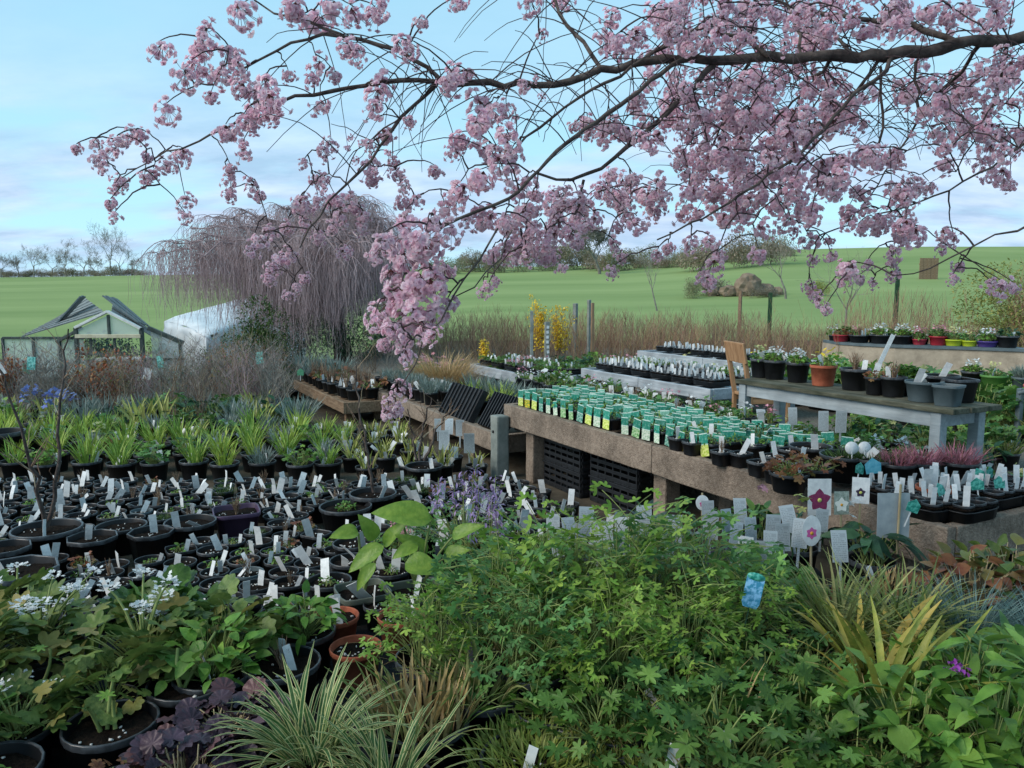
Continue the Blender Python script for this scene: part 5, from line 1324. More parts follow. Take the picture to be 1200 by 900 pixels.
potted(B(-.18, .3, .362), .11, .12, 'round black pot of low stems beside the end post', 'potted plant', foliage=fol['sprout'], lab=me_label, fsc=.8)
terrace_row([(b3b + .15, b3a, b3o + .15), (b3b + .15, b3a, b3o + .42)], .272, 'on the low timber bench', .24, r=.1, ks=['dead', 'dead', 'sage', 'red', 'dead'], fsc=(1.6, 2.6), labp=.8)
house_tag(352, 440, .55, 'green tag at the far end of the low timber bench', 1.6, m_tagg)
g_ = G(519, 468, TER)
thing('ornamental_grass', straps(1100, .78, .007, .6, .9, 700, 6, .2).mesh('grass', L_tan), (g_[0], g_[1], TER), 0, 'fountain of tan dry grass behind the low bench', 'grass')
terrace_row([(-5.5, -2.5, 1.2)], TER, 'behind the left part of the low bench', .25, ks=['dead', 'dead', 'sage', 'pink'], fsc=(1.8, 2.8))
# ------------------------------------------------------------------ curved sand coloured wall with bowls
m_sand = M('sand_render', hx('8f8474'), hx('ab9f8c'), scale=6, rough=.95, bump=.4, bscale=40)
def sand_wall():
    pts = [P(978, 408, 12.6), P(1002, 404, 12.3), P(1050, 410, 11.9), P(1110, 414, 11.6), P(1180, 416, 11.2), P(1215, 418, 11.0)]
    c = pts[0].copy(); c[2] = 0; n = 24
    t0 = np.linspace(0, 1, 6); tt = np.linspace(0, 1, n); C = np.stack([np.interp(tt, t0, [p[k] for p in pts]) for k in range(2)], -1)
    top = .78; V = []
    for k in range(n):
        x, y = C[k] - c[:2]; V += [[x, y, TER], [x, y, top], [x, y + .5, top], [x, y + .5, TER]]
    V = np.array(V); i, j = np.meshgrid(np.arange(n - 1), np.arange(4), indexing='ij'); b = i * 4; j2 = (j + 1) % 4
    F = np.stack([b + j, b + 4 + j, b + 4 + j2, b + j2], -1).reshape(-1, 4)
    F = np.concatenate([F, [[0, 1, 2, 3], [(n - 1) * 4 + 3, (n - 1) * 4 + 2, (n - 1) * 4 + 1, (n - 1) * 4]]])
    t = thing('low_wall', Geo().add(V, F).mesh('wall', m_sand, False), (c[0], c[1], 0), 0, 'low curved sand coloured wall carrying bowls at the right', 'wall')
    V2 = V.copy(); V2[:, 2] = np.where(V[:, 2] > .5, top + .045, top + .003); V2[0::4, 1] -= .03; V2[1::4, 1] -= .03
    part('capping', Geo().add(V2, F).mesh('capping', m_greypl, False), t)
    return C, top + .046
WC, WT = sand_wall()
m_bowl = [M('red_bowl', hx('a03040'), hx('b5424f'), rough=.4), M('crimson_bowl', hx('98222e'), hx('ad3340'), rough=.4), M('lime_bowl', hx('aebf25'), hx('bccc3c'), rough=.4), M('purple_bowl', hx('4a3a80'), hx('5c4a94'), rough=.4)]
def bowl(f, r, h, mat, fk, lab, labs=1, fsc=1.1):
    k = f * (len(WC) - 1); i = int(min(k, len(WC) - 2)); c = WC[i] + (WC[i + 1] - WC[i]) * (k - i)
    potted((c[0], c[1] + .2, WT), r * .82, h * .85, lab, 'potted plant', mat=mat, foliage=fol[fk] if fk else None, lab=me_label_big if labs else None, labs=max(1, labs), fsc=fsc, name='planted_bowl')
fr = lambda px: np.interp(px, [965, 1000, 1050, 1110, 1180, 1215], [0, .2, .4, .6, .8, 1.0])
for px, r, h, mt, fk, lb in ((984, .16, .13, m_bowl[1], 'red', 'dark red bowl at the left end of the sand wall'), (1012, .2, .14, None, 'dead', 'leftmost black bowl with labels on the sand wall'), (1038, .2, .16, None, 'white', 'black bowl second from the left on the sand wall'), (1064, .18, .16, None, 'white', 'black bowl just left of the pink red bowl'),
        (1085, .13, .1, m_bowl[0], 'pink', 'pink red bowl of pink flowers on the sand wall'), (1107, .16, .16, m_bowl[1], 'pink', 'crimson bowl of white and pink flowers on the sand wall'), (1126, .16, .11, m_bowl[2], 'pale', 'left lime green bowl on the sand wall'), (1145, .14, .1, m_bowl[2], 'pale', 'right lime green bowl on the sand wall'), (1166, .18, .1, m_bowl[3], 'white', 'purple bowl on the sand wall'), (1190, .18, .2, None, 'dark', 'black tub at the right end of the sand wall')):
    bowl(fr(px), r, h, mt, fk, lb, 2 if mt is None else 0, 1.4)
for i in range(16):
    px = 985 + i * 13.5; k = fr(px) * (len(WC) - 1); j = int(min(k, len(WC) - 2)); c = WC[j]
    potted((c[0], c[1] + .42, WT), .07, .09, 'small pot with a white label behind the bowls on the sand wall', 'potted plant', 'small labelled pots behind the bowls', foliage=fol[['white', 'dead', 'green', 'pink'][i % 4]][0], lab=me_label_big, fsc=1.3, name='small_pot')
for i, px in enumerate((1010, 1040, 1068, 1090)):
    p = P(px, 395, 13.2 + .2 * i)
    thing('twiggy_shrub', tw_v[i][0], (p[0], p[1], TER), i, 'dark reddish twiggy shrub just behind the black bowls', 'shrub', 'reddish shrubs behind the black bowls', sc=(.9, .9, 1.25))
# little scarecrow like garden tap post with red cap at the right edge
p = G(1192, 510, .3); tp = thing('garden_tap', beam_mesh('post', .05, .05, .55, m_greypl, .01, (0, 0, .27)), (p[0], p[1], TER), .3, 'grey standpipe with a red handled tap at the right edge', 'tap')
V, F = tubes(np.array([[-.03, 0, .5], [.02, -.05, .53], [.07, -.09, .50], [.09, -.1, .45]]), [.02, .022, .02, .016], 8); part('spout', Geo().add(V, F).mesh('spout', m_greypl), tp)
part('handle', beam_mesh('handle', .12, .025, .03, m_bowl[0], .008), tp, (.02, -.04, .575), (0, .1, .4))
# ------------------------------------------------------------------ the flowering cherry
def petal_flower(seed):
    """double blossom: two whorls of broad petals, x/y plane, facing +y... built along z"""
    r = np.random.default_rng(seed); g = Geo()
    for whorl, (n, L, W, el, z0) in enumerate(((7, 1.0, .72, .28, 0), (6, .82, .62, .75, .02), (4, .55, .45, 1.15, .05))):
        for i in range(n):
            a = 2 * math.pi * (i + .5 * whorl) / n + r.normal(0, .12); e = el + r.normal(0, .14); l = L * r.uniform(.85, 1.1); w = W * r.uniform(.85, 1.1)
            t = np.array([0, .5, .85, 1.0]); wd = np.array([.10, .5, .46, .22]) * w
            rad = l * t * np.cos(e) ; zz = z0 + l * (t * np.sin(e) + .14 * np.sin(t * 3) )
            ca, sa = math.cos(a), math.sin(a); tw = r.normal(0, .12)
            V = []
            for k in range(4):
                for s in (-1, 1):
                    V.append([rad[k] * ca - s * wd[k] * sa, rad[k] * sa + s * wd[k] * ca, zz[k] + s * wd[k] * tw + .10 * wd[k]])
            F = [[2 * k, 2 * k + 1, 2 * k + 3, 2 * k + 2] for k in range(3)]
            g.add(V, F, 0)
    return g
fl_t = [petal_flower(i) for i in range(3)]
def cluster_geo(seed, n=24, R_=.047, elong=1.0):
    r = np.random.default_rng(seed); g = Geo()
    d = nrm(r.normal(0, 1, (n * 3, 3)))
    keep = []
    for v in d:                                   # spread over the ball
        if all(np.dot(v, d[k]) < .87 for k in keep): keep.append(len([0]) and int(np.where((d == v).all(1))[0][0]))
        if len(keep) >= n: break
    d = d[keep]; n = len(d)
    pos = d * R_ * r.uniform(.4, 1.3, n)[:, None] * np.array([1, 1, elong])
    for q in range(3):
        m_ = np.arange(n) % 3 == q
        if not m_.any(): continue
        Z = d[m_] + r.normal(0, .25, (m_.sum(), 3)); Rm = frames(Z, roll=r.uniform(-3, 3, m_.sum()))
        Rm = Rm[:, :, [0, 2, 1]].copy(); Rm[:, :, 1] *= -1          # template z -> outward
        g.join(scatter(fl_t[q], pos[m_], Rm, r.uniform(.0135, .021, m_.sum())))
    S = np.stack([pos * .0 + np.array([0, 0, R_ * .9]), pos * .5 + np.array([0, 0, R_ * .25]), pos], 1)
    V, F = tubes(S, np.array([.0012, .001, .0012]), 3); g.add(V, F, 1)
    return g
CL = [cluster_geo(30 + i, 15 + (i * 5) % 11, .040, [1, 1.5, .75, 1.25][i % 4]) for i in range(8)]
CLM = [c.mesh('blossom_cluster', [m_blossom, m_calyx]) for c in CL]

base = np.array([4.05, 4.05, 0.0])
cherry = thing('cherry_tree', None, tuple(base), 0, 'flowering cherry tree whose pink blossomed boughs reach in from the upper right', 'tree')
NODES, NRAD = [], []
def bough(name, pts, r0, r1, sides=8, mat=m_bark, jit=.012, seed=0, n=None, reg=True):
    C = np.array([P(x, y, Y) for x, y, Y in pts]) if len(pts[0]) == 3 and not isinstance(pts, np.ndarray) else pts
    seg = np.linalg.norm(np.diff(C, axis=0), axis=1); s = np.concatenate([[0], np.cumsum(seg)])
    n = n or max(6, int(s[-1] / .06)); q = np.linspace(0, s[-1], n)
    D = np.stack([np.interp(q, s, C[:, k]) for k in range(3)], -1)
    for _ in range(2): D[1:-1] = (D[:-2] + 2 * D[1:-1] + D[2:]) / 4
    r = np.random.default_rng(seed + len(NODES)); D[1:] += r.normal(0, jit, (n - 1, 3)) * .5
    rad = np.linspace(r0, r1, n)
    V, F = tubes(D, rad * (1 + r.normal(0, .06, n)), sides)
    part(name, Geo().add(V - base, F).mesh(name, mat), cherry)
    if reg: NODES.extend(D); NRAD.extend(rad)
    return D
tz = 2.95
trunk = np.array([[4.05, 4.05, -.2], [4.02, 4.05, .4], [4.1, 4.0, 1.1], [4.0, 3.95, 1.8], [3.75, 3.8, 2.4], [3.3, 3.55, 2.72]])
bough('trunk', trunk, .17, .075, 12, jit=.01, reg=False)
bough('trunk', np.array([[4.0, 3.95, 1.8], [4.15, 4.1, 2.6], [4.1, 4.4, 3.4], [3.8, 4.8, 4.2]]), .10, .05, 10, reg=False)
w = P(1215, 46, 3.35)
Y = 3.2
bough('bough', np.array([[3.3, 3.55, 2.72], [2.7, 3.4, 2.74]] + [list(P(*q)) for q in ((1200, 47, 3.3), (1140, 50, 3.25), (1060, 64, 3.2), (940, 68, 3.15), (850, 70, 3.1), (790, 68, 3.05), (720, 78, 3.0), (640, 101, 2.95), (560, 97, 2.9), (515, 97, 2.9), (460, 94, 2.88), (400, 103, 2.85), (330, 118, 2.82), (288, 134, 2.8))]), .036, .0045, 10)
B2 = [([(518, 95, 2.9), (505, 76, 2.9), (455, 53, 2.9), (400, 40, 2.9), (353, 42, 2.9), (325, 62, 2.85), (283, 80, 2.8)], .011, .004), ([(400, 40, 2.9), (345, 22, 3.0), (300, 5, 3.1), (270, -20, 3.2)], .006, .003), ([(512, 99, 2.9), (482, 125, 2.85), (458, 155, 2.8), (440, 185, 2.75), (405, 215, 2.7), (375, 250, 2.65), (350, 290, 2.6)], .009, .003),
      ([(704, 80, 3.0), (680, 45, 3.1), (652, 12, 3.2), (640, -25, 3.3)], .010, .007), ([(1126, 52, 3.25), (1083, 33, 3.3), (1003, 23, 3.4), (930, 10, 3.5), (880, -15, 3.6)], .016, .006),
      ([(835, 77, 3.1), (800, 115, 3.0), (750, 160, 2.9), (727, 180, 2.85), (700, 197, 2.8), (683, 211, 2.8), (660, 213, 2.75), (630, 205, 2.7)], .015, .005), ([(684, 211, 2.8), (682, 235, 2.78), (673, 250, 2.75)], .007, .004),
      ([(800, 70, 3.05), (777, 85, 3.0), (725, 123, 2.85), (693, 143, 2.8), (667, 163, 2.7), (640, 190, 2.6), (617, 220, 2.5), (587, 240, 2.4), (557, 250, 2.35), (520, 262, 2.3), (495, 285, 2.25), (480, 320, 2.2)], .012, .004),
      ([(850, 20, 3.2), (800, 43, 3.1), (767, 63, 3.05), (717, 90, 2.95), (683, 113, 2.9), (640, 143, 2.85), (613, 163, 2.8), (590, 185, 2.75)], .010, .004),
      ([(1047, 66, 3.2), (1040, 85, 3.1), (1000, 110, 3.0), (960, 157, 2.9), (927, 190, 2.8), (887, 217, 2.75), (843, 247, 2.7), (800, 268, 2.6), (770, 280, 2.6)], .011, .003), ([(1030, 70, 3.2), (990, 130, 3.2), (940, 185, 3.2), (905, 235, 3.2), (880, 262, 3.2)], .008, .003),
      ([(1032, 78, 3.2), (1035, 110, 3.2), (1033, 166, 3.2)], .007, .005), ([(1073, 72, 3.2), (1075, 100, 3.2), (1077, 130, 3.2)], .007, .006), ([(900, 66, 3.1), (875, 45, 3.1), (840, 36, 3.1), (826, 37, 3.1)], .012, .006),
      ([(1230, 150, 2.9), (1200, 170, 2.9), (1153, 200, 2.85), (1100, 230, 2.8), (1063, 247, 2.8), (1030, 250, 2.8)], .006, .003), ([(1240, 245, 2.6), (1200, 262, 2.6), (1150, 288, 2.6), (1110, 303, 2.6), (1088, 320, 2.6), (1065, 330, 2.6), (1045, 325, 2.6)], .006, .002),
      ([(940, 69, 3.15), (935, 30, 3.3), (910, -20, 3.5)], .008, .005), ([(1000, 66, 3.2), (970, 30, 3.4), (900, -5, 3.6)], .009, .005), ([(1150, 50, 3.25), (1120, 90, 3.5), (1080, 130, 3.8), (1040, 200, 4.0), (1010, 240, 4.1)], .010, .003),
      ([(1180, 48, 3.3), (1170, 110, 3.5), (1150, 160, 3.6), (1120, 200, 3.7)], .009, .003), ([(880, 68, 3.1), (860, 110, 3.5), (840, 160, 3.8), (820, 210, 4.0)], .009, .003), ([(980, 66, 3.2), (940, 110, 3.7), (900, 150, 4.0), (860, 190, 4.2)], .010, .003),
      ([(290, 133, 2.8), (247, 162, 2.8), (210, 172, 2.85), (177, 182, 2.9), (145, 207, 2.95)], .005, .002), ([(583, 268, 2.3), (563, 307, 2.2), (523, 357, 2.1), (495, 400, 2.05), (470, 455, 2.0)], .004, .002), ([(600, 270, 2.35), (575, 320, 2.2), (535, 352, 2.15)], .003, .002)]
for i, (pt, r0, r1) in enumerate(B2): bough('branch', pt, r0 * .82, r1 * .9, 6, jit=.010, seed=i)
# where the blossom hangs: px, py, radius in px
CLU = []
def cl(s):
    for q in s.split(';'):
        v = [float(x) for x in q.split(',')]; CLU.append(tuple(v))
cl('187,61,15;285,18,17;345,15,18;370,28,18;390,12,14;240,45,15;235,60,14;267,65,15;225,80,12;217,93,15;248,115,10;240,88,14;262,90,15;280,80,13;283,105,14;300,110,14;312,100,14;320,120,16;300,132,14;315,138,12;338,90,9;372,80,13;392,90,10;365,95,10;375,127,12;195,133,14;265,157,14;285,147,12;298,147,11;285,178,12')
cl('90,175,8;112,170,9;115,190,10;130,178,11;140,167,11;155,160,11;165,160,10;120,198,8;172,185,8;215,183,12;205,190,10;195,195,10;180,205,10;170,212,9;142,215,11;135,222,9;130,240,9;135,255,8;217,238,12;217,255,8;270,200,9;268,215,9;270,230,9;298,222,11;305,232,8;357,192,8;380,180,11;388,170,9;370,210,9;378,213,10')
cl('355,241,14;373,237,10;392,236,12;400,255,12;411,236,10;424,268,9;427,255,10;389,268,9;373,280,9;357,264,9;336,268,10;315,273,11;307,284,11;296,293,9;331,305,12;320,316,10;315,327,9;341,300,9;357,327,8;347,337,7;339,347,8;404,295,9;418,245,9')
cl('415,20,14;440,20,14;443,8,12;407,57,14;417,63,13;470,57,14;480,60,11;493,28,10;537,5,12;527,100,15;535,88,13;548,88,10;613,102,10;635,42,7;620,5,13;660,3,13;716,25,13;747,42,14;770,20,14;783,37,14;447,97,15;440,113,15;438,128,12;453,160,12;433,172,6;480,143,6')
cl('567,130,19;560,147,18;580,135,16;593,167,19;593,130,10;540,167,15;530,180,10;573,180,15;587,197,18;563,213,18;540,227,18;533,240,15;600,185,14;510,202,10;460,193,9;467,207,10;475,222,9;473,240,12;475,255,10;490,237,9;433,197,13;437,213,10;520,250,14;505,265,14')
cl('470,280,22;500,288,23;450,288,18;480,305,22;525,275,16;490,335,22;510,338,20;470,350,20;450,368,20;480,370,23;508,372,19;525,360,14;440,378,14;460,390,15;495,390,16;475,400,14;505,395,12;450,405,10;475,418,13;470,460,14;457,472,9;455,487,10;466,482,9;520,320,15;505,312,16;460,325,16;440,300,12')
cl('810,290,12;832,285,10;843,300,10;837,313,12;830,330,12;820,325,8;888,300,12;930,272,8;947,285,13;952,305,7;972,283,7;973,302,8;992,317,14;990,330,10;1007,328,8;1017,310,8;1023,333,7;1047,297,10;1045,307,8;1047,323,9;1055,280,11;1103,292,9;1123,313,9;1117,327,8;1160,335,9;1173,338,12;1187,338,9;947,337,8;953,346,8;960,354,8;968,363,7')
cl('580,330,8;573,338,9;566,342,6;577,300,12;588,297,12;603,303,10;617,303,10;612,290,12;642,305,8;657,315,8;647,278,11;677,287,9;717,320,9;728,302,8;720,288,9;783,292,9;770,300,8')
rg2 = np.random.default_rng(17)
REG = [(760, 40, 55, 35, 12), (830, 25, 60, 32, 22), (900, 40, 70, 38, 26), (1000, 18, 80, 24, 22), (1080, 22, 60, 22, 14), (1165, 20, 40, 22, 9), (1185, 95, 25, 40, 10), (850, 110, 60, 35, 26), (930, 120, 70, 40, 34), (870, 160, 70, 35, 32), (800, 170, 50, 35, 17), (780, 120, 40, 30, 11), (960, 180, 60, 30, 15), (860, 210, 60, 30, 22), (800, 232, 50, 22, 13), (900, 250, 60, 22, 17), (940, 205, 50, 22, 12), (1000, 130, 40, 30, 7),
       (1090, 110, 40, 35, 13), (1150, 120, 45, 38, 20), (1120, 160, 50, 18, 9), (1180, 172, 25, 22, 6), (1030, 190, 30, 10, 5), (1060, 222, 30, 14, 7), (1000, 225, 30, 12, 5), (1010, 258, 25, 14, 7), (1050, 250, 20, 12, 4), (1070, 272, 15, 10, 3), (1105, 200, 12, 8, 2), (1115, 272, 10, 10, 3), (1160, 202, 20, 8, 4), (1190, 215, 15, 7, 2),
       (720, 215, 30, 18, 7), (690, 160, 35, 18, 7), (740, 150, 25, 14, 5), (730, 238, 25, 10, 4), (700, 248, 40, 14, 7), (640, 232, 40, 18, 10), (660, 262, 35, 18, 10), (620, 265, 30, 18, 8), (600, 290, 22, 10, 4), (640, 290, 24, 12, 5), (740, 268, 20, 8, 3), (780, 245, 15, 8, 2), (570, 260, 25, 15, 6), (655, 240, 20, 12, 4)]
for x, y, rx, ry, n in REG:
    got = []
    n = int(n * .86)
    for _ in range(n * 12):
        if len(got) >= n: break
        a = rg2.uniform(0, 6.28); q = math.sqrt(rg2.uniform(0, 1)); px, py = x + rx * q * math.cos(a), y + ry * q * math.sin(a)
        if all((px - u) ** 2 + (py - v) ** 2 > 10 ** 2 for u, v, _ in got): got.append((px, py, rg2.uniform(8, 15)))
    CLU += got
SKY_GAPS = []
POSC, SCL = [], []
for k, (px, py, r) in enumerate(CLU):
    front = (430 < px < 535 and py > 262)
    big = r >= 17
    if front: Yc = 2.15 + .15 * rg2.normal(0, .6)
    elif px < 430: Yc = 2.85 + rg2.normal(0, .15)
    elif px < 640: Yc = (2.5 if big else 2.75) + rg2.normal(0, .12)
    else: Yc = 3.2 + rg2.uniform(-.55, 1.0)
    if py > 260 and px > 640: Yc = 2.9 + rg2.uniform(-.3, .5)
    POSC.append(P(px, py, Yc)); SCL.append(r * Yc / FOC / .052)
POSC = np.array(POSC); SCL = np.clip(np.array(SCL), .45, 1.35)
# twigs: tie each cluster to the nearest wood, nearest clusters first, so that twigs branch from twigs
NODES = np.array(NODES); NR = np.array(NRAD)
tips = POSC + np.array([0, 0, 1.0]) * (.04 * SCL)[:, None]
order = np.argsort([np.min(((NODES - t) ** 2).sum(1)) for t in tips])
net = [NODES]; TW = []; TWR = []
big_net = NODES.copy()
for k in order:
    t = tips[k]; d = t - big_net; dist = np.sqrt((d ** 2).sum(1)) + .25 * np.maximum(0, t[2] - big_net[:, 2]) * 2
    dist = np.where(dist < .05, 9, dist); j = int(np.argmin(dist)); s = big_net[j]; L = np.linalg.norm(t - s)
    q = np.linspace(0, 1, 8)[:, None]; mid = (s + t) / 2 + np.array([0, 0, .10 * L + .02]) + rg2.normal(0, .06 * L, 3)
    C = (1 - q) ** 2 * s + 2 * q * (1 - q) * mid + q ** 2 * t + rg2.normal(0, .0025, (8, 3)) * np.sin(q * 3.14)
    TW.append(C); TWR.append(np.linspace(.0032, .0016, 8)); big_net = np.concatenate([big_net, C[3:7]])
# extra bare shoots, as in the gaps above the main bough
src = NODES[(NR < .02) & (NODES[:, 0] > -.75)]
nx_ = 520; s0 = src[rg2.integers(0, len(src), nx_)]
az = rg2.uniform(0, 6.28, nx_); L = rg2.uniform(.15, .6, nx_); q = np.linspace(0, 1, 8)[None, :, None]
D = np.stack([np.cos(az) * .8, np.sin(az) * .5, rg2.uniform(-.5, .9, nx_)], -1)
S = s0[:, None] + D[:, None] * L[:, None, None] * q - np.array([0, 0, .45]) * L[:, None, None] * q ** 2 + rg2.normal(0, .007, (nx_, 8, 3)).cumsum(1) * q
S = S[(S[:, :, 2].min(1) > 2.12) | ((S[:, 0, 0] < 0) & (S[:, :, 2].min(1) > 1.95))]; nx_ = len(S)
g = Geo(); V, F = tubes(np.concatenate([np.array(TW), S]), np.concatenate([np.array(TWR), np.broadcast_to(np.linspace(.0024, .001, 8), (nx_, 8))]), 4)
part('twigs', g.add(V - base, F).mesh('twigs', m_twig), cherry, kind='stuff')
# buds and leftover flowers on the bare shoots
mb = S[::3, 7]; 
part('buds', scatter(CL[0], mb[:60] - base, frames(rg2.normal(0, 1, (len(mb[:60]), 3))), .28).mesh('buds', [m_blossom, m_calyx]), cherry, kind='stuff')
near = np.argsort(-SCL / np.maximum(POSC[:, 1], 1))[:300]
ns_ = set(near.tolist()); gm_ = Geo()
for k in range(len(POSC)):
    eu = Euler((rg2.normal(0, .4), rg2.normal(0, .4), rg2.uniform(0, 6.28)))
    if k in ns_: part('blossom_cluster', CLM[k % 8], cherry, tuple(POSC[k] - base), eu, float(SCL[k]))
    else:
        M4 = np.array(Matrix.Translation(Vector(POSC[k] - base)) @ eu.to_matrix().to_4x4() @ Matrix.Scale(float(SCL[k]), 4)); gm_.join(CL[k % 8], M4)
# unseen crown overhead and behind the view, added to shade the foreground
SHADE_BOUGHS = [[(3.9, 3.9, 2.2), (2.9, 3.0, 3.05), (1.6, 1.9, 3.35), (.3, 1.2, 3.4), (-1.2, .8, 3.2)], [(4.1, 4.0, 2.6), (3.4, 2.4, 3.4), (2.2, .6, 3.6), (.6, -.6, 3.5), (-1.2, -1.2, 3.2)],
      [(4.0, 3.9, 2.8), (2.8, 2.6, 3.6), (.8, 1.6, 3.9), (-1.2, 1.5, 3.8), (-2.6, 1.4, 3.5)], [(3.9, 3.8, 2.4), (3.2, 1.6, 3.0), (2.6, -.2, 3.0), (1.8, -1.6, 2.7)]]
oh = []
for i, pt in enumerate(SHADE_BOUGHS):
    D_ = bough('bough', np.array(pt, float), .05, .008, 8, seed=90 + i, reg=False); oh.append(D_[len(D_) // 4:])
oh = np.concatenate(oh); k_ = 330
c_ = oh[rg2.integers(0, len(oh), k_)] + rg2.normal(0, 1, (k_, 3)) * np.array([.45, .45, .16])
ok_ = (c_[:, 2] > CAM_H + .40 * np.maximum(c_[:, 1], 0) + .28) & (c_[:, 2] > 2.25)
for k, c in enumerate(c_[ok_]):
    eu = Euler((rg2.normal(0, .4), rg2.normal(0, .4), rg2.uniform(0, 6.28)))
    gm_.join(CL[k % 8], np.array(Matrix.Translation(Vector(c - base)) @ eu.to_matrix().to_4x4() @ Matrix.Scale(float(rg2.uniform(1.5, 2.2)), 4)))
part('blossom', gm_.mesh('blossom', [m_blossom, m_calyx]), cherry, kind='stuff')  # also holds the added overhead clusters that shade the foreground
# ------------------------------------------------------------------ foreground staging and its plants
FH = .40
st = thing('staging_bench', None, (0, 0, 0), 0, 'dark low bench under the crowded foreground plants', 'bench')
m_mat = M('black_weed_matting', hx('17181a'), hx('26272a'), scale=50, rough=.95, bump=.4, bscale=120)
for i in range(9): part('board', beam_mesh('board', .62, 1.84, .04, m_mat, .005), st, (-2.6 + i * .65, 2.08, FH - .02))
for x in (-2.7, -.9, .9, 2.7):
    for y in (1.3, 2.85): part('leg', beam_mesh('leg', .09, .09, FH - .04, m_timber, .008), st, (x, y, (FH - .04) / 2))
part('edge_board', beam_mesh('edge_board', 5.9, .02, .08, m_mat, .004), st, (0, 3.012, FH - .045))
st2 = thing('step_bench', None, (0, 0, 0), 0, 'lower dark step bench behind the bleeding hearts', 'bench')
for i in range(4): part('board', beam_mesh('board', .58, .94, .03, m_mat, .004), st2, (-.6 + i * .59, 3.505, .325))
for x in (-.85, .3, 1.4):
    for y in (3.1, 3.9): part('leg', beam_mesh('leg', .06, .06, .31, m_timber, .006), st2, (x, y, .155))
rgf = random.Random(4)
for i, (x, y) in enumerate(((-.76, 3.15), (-.72, 3.4), (-.76, 3.64), (-.53, 3.28), (-.5, 3.52), (-.7, 3.86), (-.46, 3.78), (-.26, 3.66), (-.22, 3.88), (.02, 3.8))):
    potted((x, y, .34), .095, .13, 'black pot of bare soil on the step bench beside the big leaved plants', 'plant pot', 'soil pots on the step bench', lab=me_label_big, labs=1 + i % 2, foliage=fol['sprout'][i % 3] if i % 3 == 0 else None, fsc=.7, name='plant_pot')
for i in range(15):
    x = -2.25 + i * .125 + rgf.uniform(-.02, .02); y = 2.86 - .12 * (i % 2) + rgf.uniform(-.03, .03)
    potted((x, y, FH), .06, .095, 'small black pot at the back edge of the foreground bench', 'plant pot', 'small pots along the back edge of the foreground bench', lab=me_label, foliage=fol['sprout'][i % 3] if i % 3 == 0 else None, fsc=.6, name='small_pot')
def F(px, py, h=.56): p = G(px, py, h); return p
FRONT = []
def front(px, py, r, h, label, foliage, fsc=1.0, mat=None, f=None, labs=0, name='potted_plant', soil_h=None, rz=None, cat='potted plant', group=None, fkind='stuff', z0=FH):
    p = G(px, py, z0 + h); r *= .9; x, y = p[0], p[1]
    for _ in range(14):                       # stand clear of the neighbours
        hit = [(a, b, c) for a, b, c in FRONT if (x - a) ** 2 + (y - b) ** 2 < (r + c) ** 2]
        if not hit: break
        for a, b, c in hit:
            d_ = math.hypot(x - a, y - b) or 1e-3; k_ = (r + c - d_) * .6 + .002; x += (x - a) / d_ * k_; y += (y - b) / d_ * k_
    y = min(max(y, 1.3), 2.98) if z0 == FH else min(max(y, 3.06), 3.92)
    FRONT.append((x, y, r))
    return potted((x, y, z0), r, h, label, cat, group, f, mat, foliage, me_label if labs else None, rz, name, fsc, labs=max(1, labs), fkind=fkind)
# --- leaf sheets
cut3 = leaf_lobed(3, 1.0, .55, 175)
cut5 = leaf_lobed(5, 1.0, .55, 260)
dic_leaf = leaf_compound(2, 1.0, leaf_lobed(3, 1.0, .62, 190), gap=.7)
ger_leaf = leaf_lobed(7, 1.0, .55, 320, .12)
round_leaf = leaf_lobed(9, 1.0, .18, 330, .15)
oval_leaf = leaf_oval(1, .62, 5, .12, .25)
def bleeding(seed, n=105, rad=.18, h=.34, mat=L_dic, sz=.145):
    g = tuft(dic_leaf, n, rad, .06, h, sz, seed, flat=.4, base_r=.07, stem_r=.0022)
    g.join(straps(16, h * .95, .005, .9, .9, seed + 50, 6, .12, lvar=.6), mi=2)
    return g.mesh('foliage', [mat, m_stemg, L_straw])
dic = [bleeding(800 + i, mat=[L_dic, L_dicb, L_dic][i % 3]) for i in range(5)]
# central mass of bleeding heart
for i, (px, py, s, lb) in enumerate(((505, 768, .72, 'leftmost bluish bleeding heart spreading over the terracotta pots'), (592, 745, .95, 'tall bleeding heart plant left of centre'), (655, 730, 1.12, 'tall bleeding heart plant in the very centre'), (725, 725, 1.15, 'tall bleeding heart plant right of centre'), (795, 720, 1.1, 'bleeding heart plant at the right of the central mass'), (842, 735, .72, 'rightmost bleeding heart plant beside the blue tag'),
        (620, 775, .85, 'bleeding heart plant at the front left of the central mass'), (690, 785, .8, 'bleeding heart plant at the front of the central mass'), (765, 780, .8, 'bleeding heart plant at the front right of the central mass'))):
    front(px, py, .12, .18, lb, dic[i % 5], s)
ger = [tuft(ger_leaf, 130, .2, .02, .16, .068, 820 + i, flat=.4, base_r=.08).join(straps(22, .2, .0045, 1.1, .9, 845 + i, 5, .14, lvar=.6), mi=2).mesh('foliage', [[L_ger, L_dicb, L_ger][i % 3], m_stemg, L_straw]) for i in range(4)]
for i, (px, py, s, lb) in enumerate(((720, 845, 1.0, 'cranesbill with cut leaves low at the bottom centre'), (800, 830, 1.1, 'cranesbill with cut leaves right of the bottom centre'), (870, 815, 1.1, 'cranesbill below the blue tag'), (850, 880, 1.15, 'cranesbill at the bottom edge right of the mossy saxifrage'), (930, 860, 1.1, 'cranesbill left of the yellowing iris at the bottom'), (950, 800, .9, 'cranesbill beside the fallen yellow leaves'), (1010, 895, 1.0, 'cranesbill at the bottom edge below the iris'))):
    front(px, py, .11, .14, lb, ger[i % 4], s, labs=1 if i % 2 else 0)
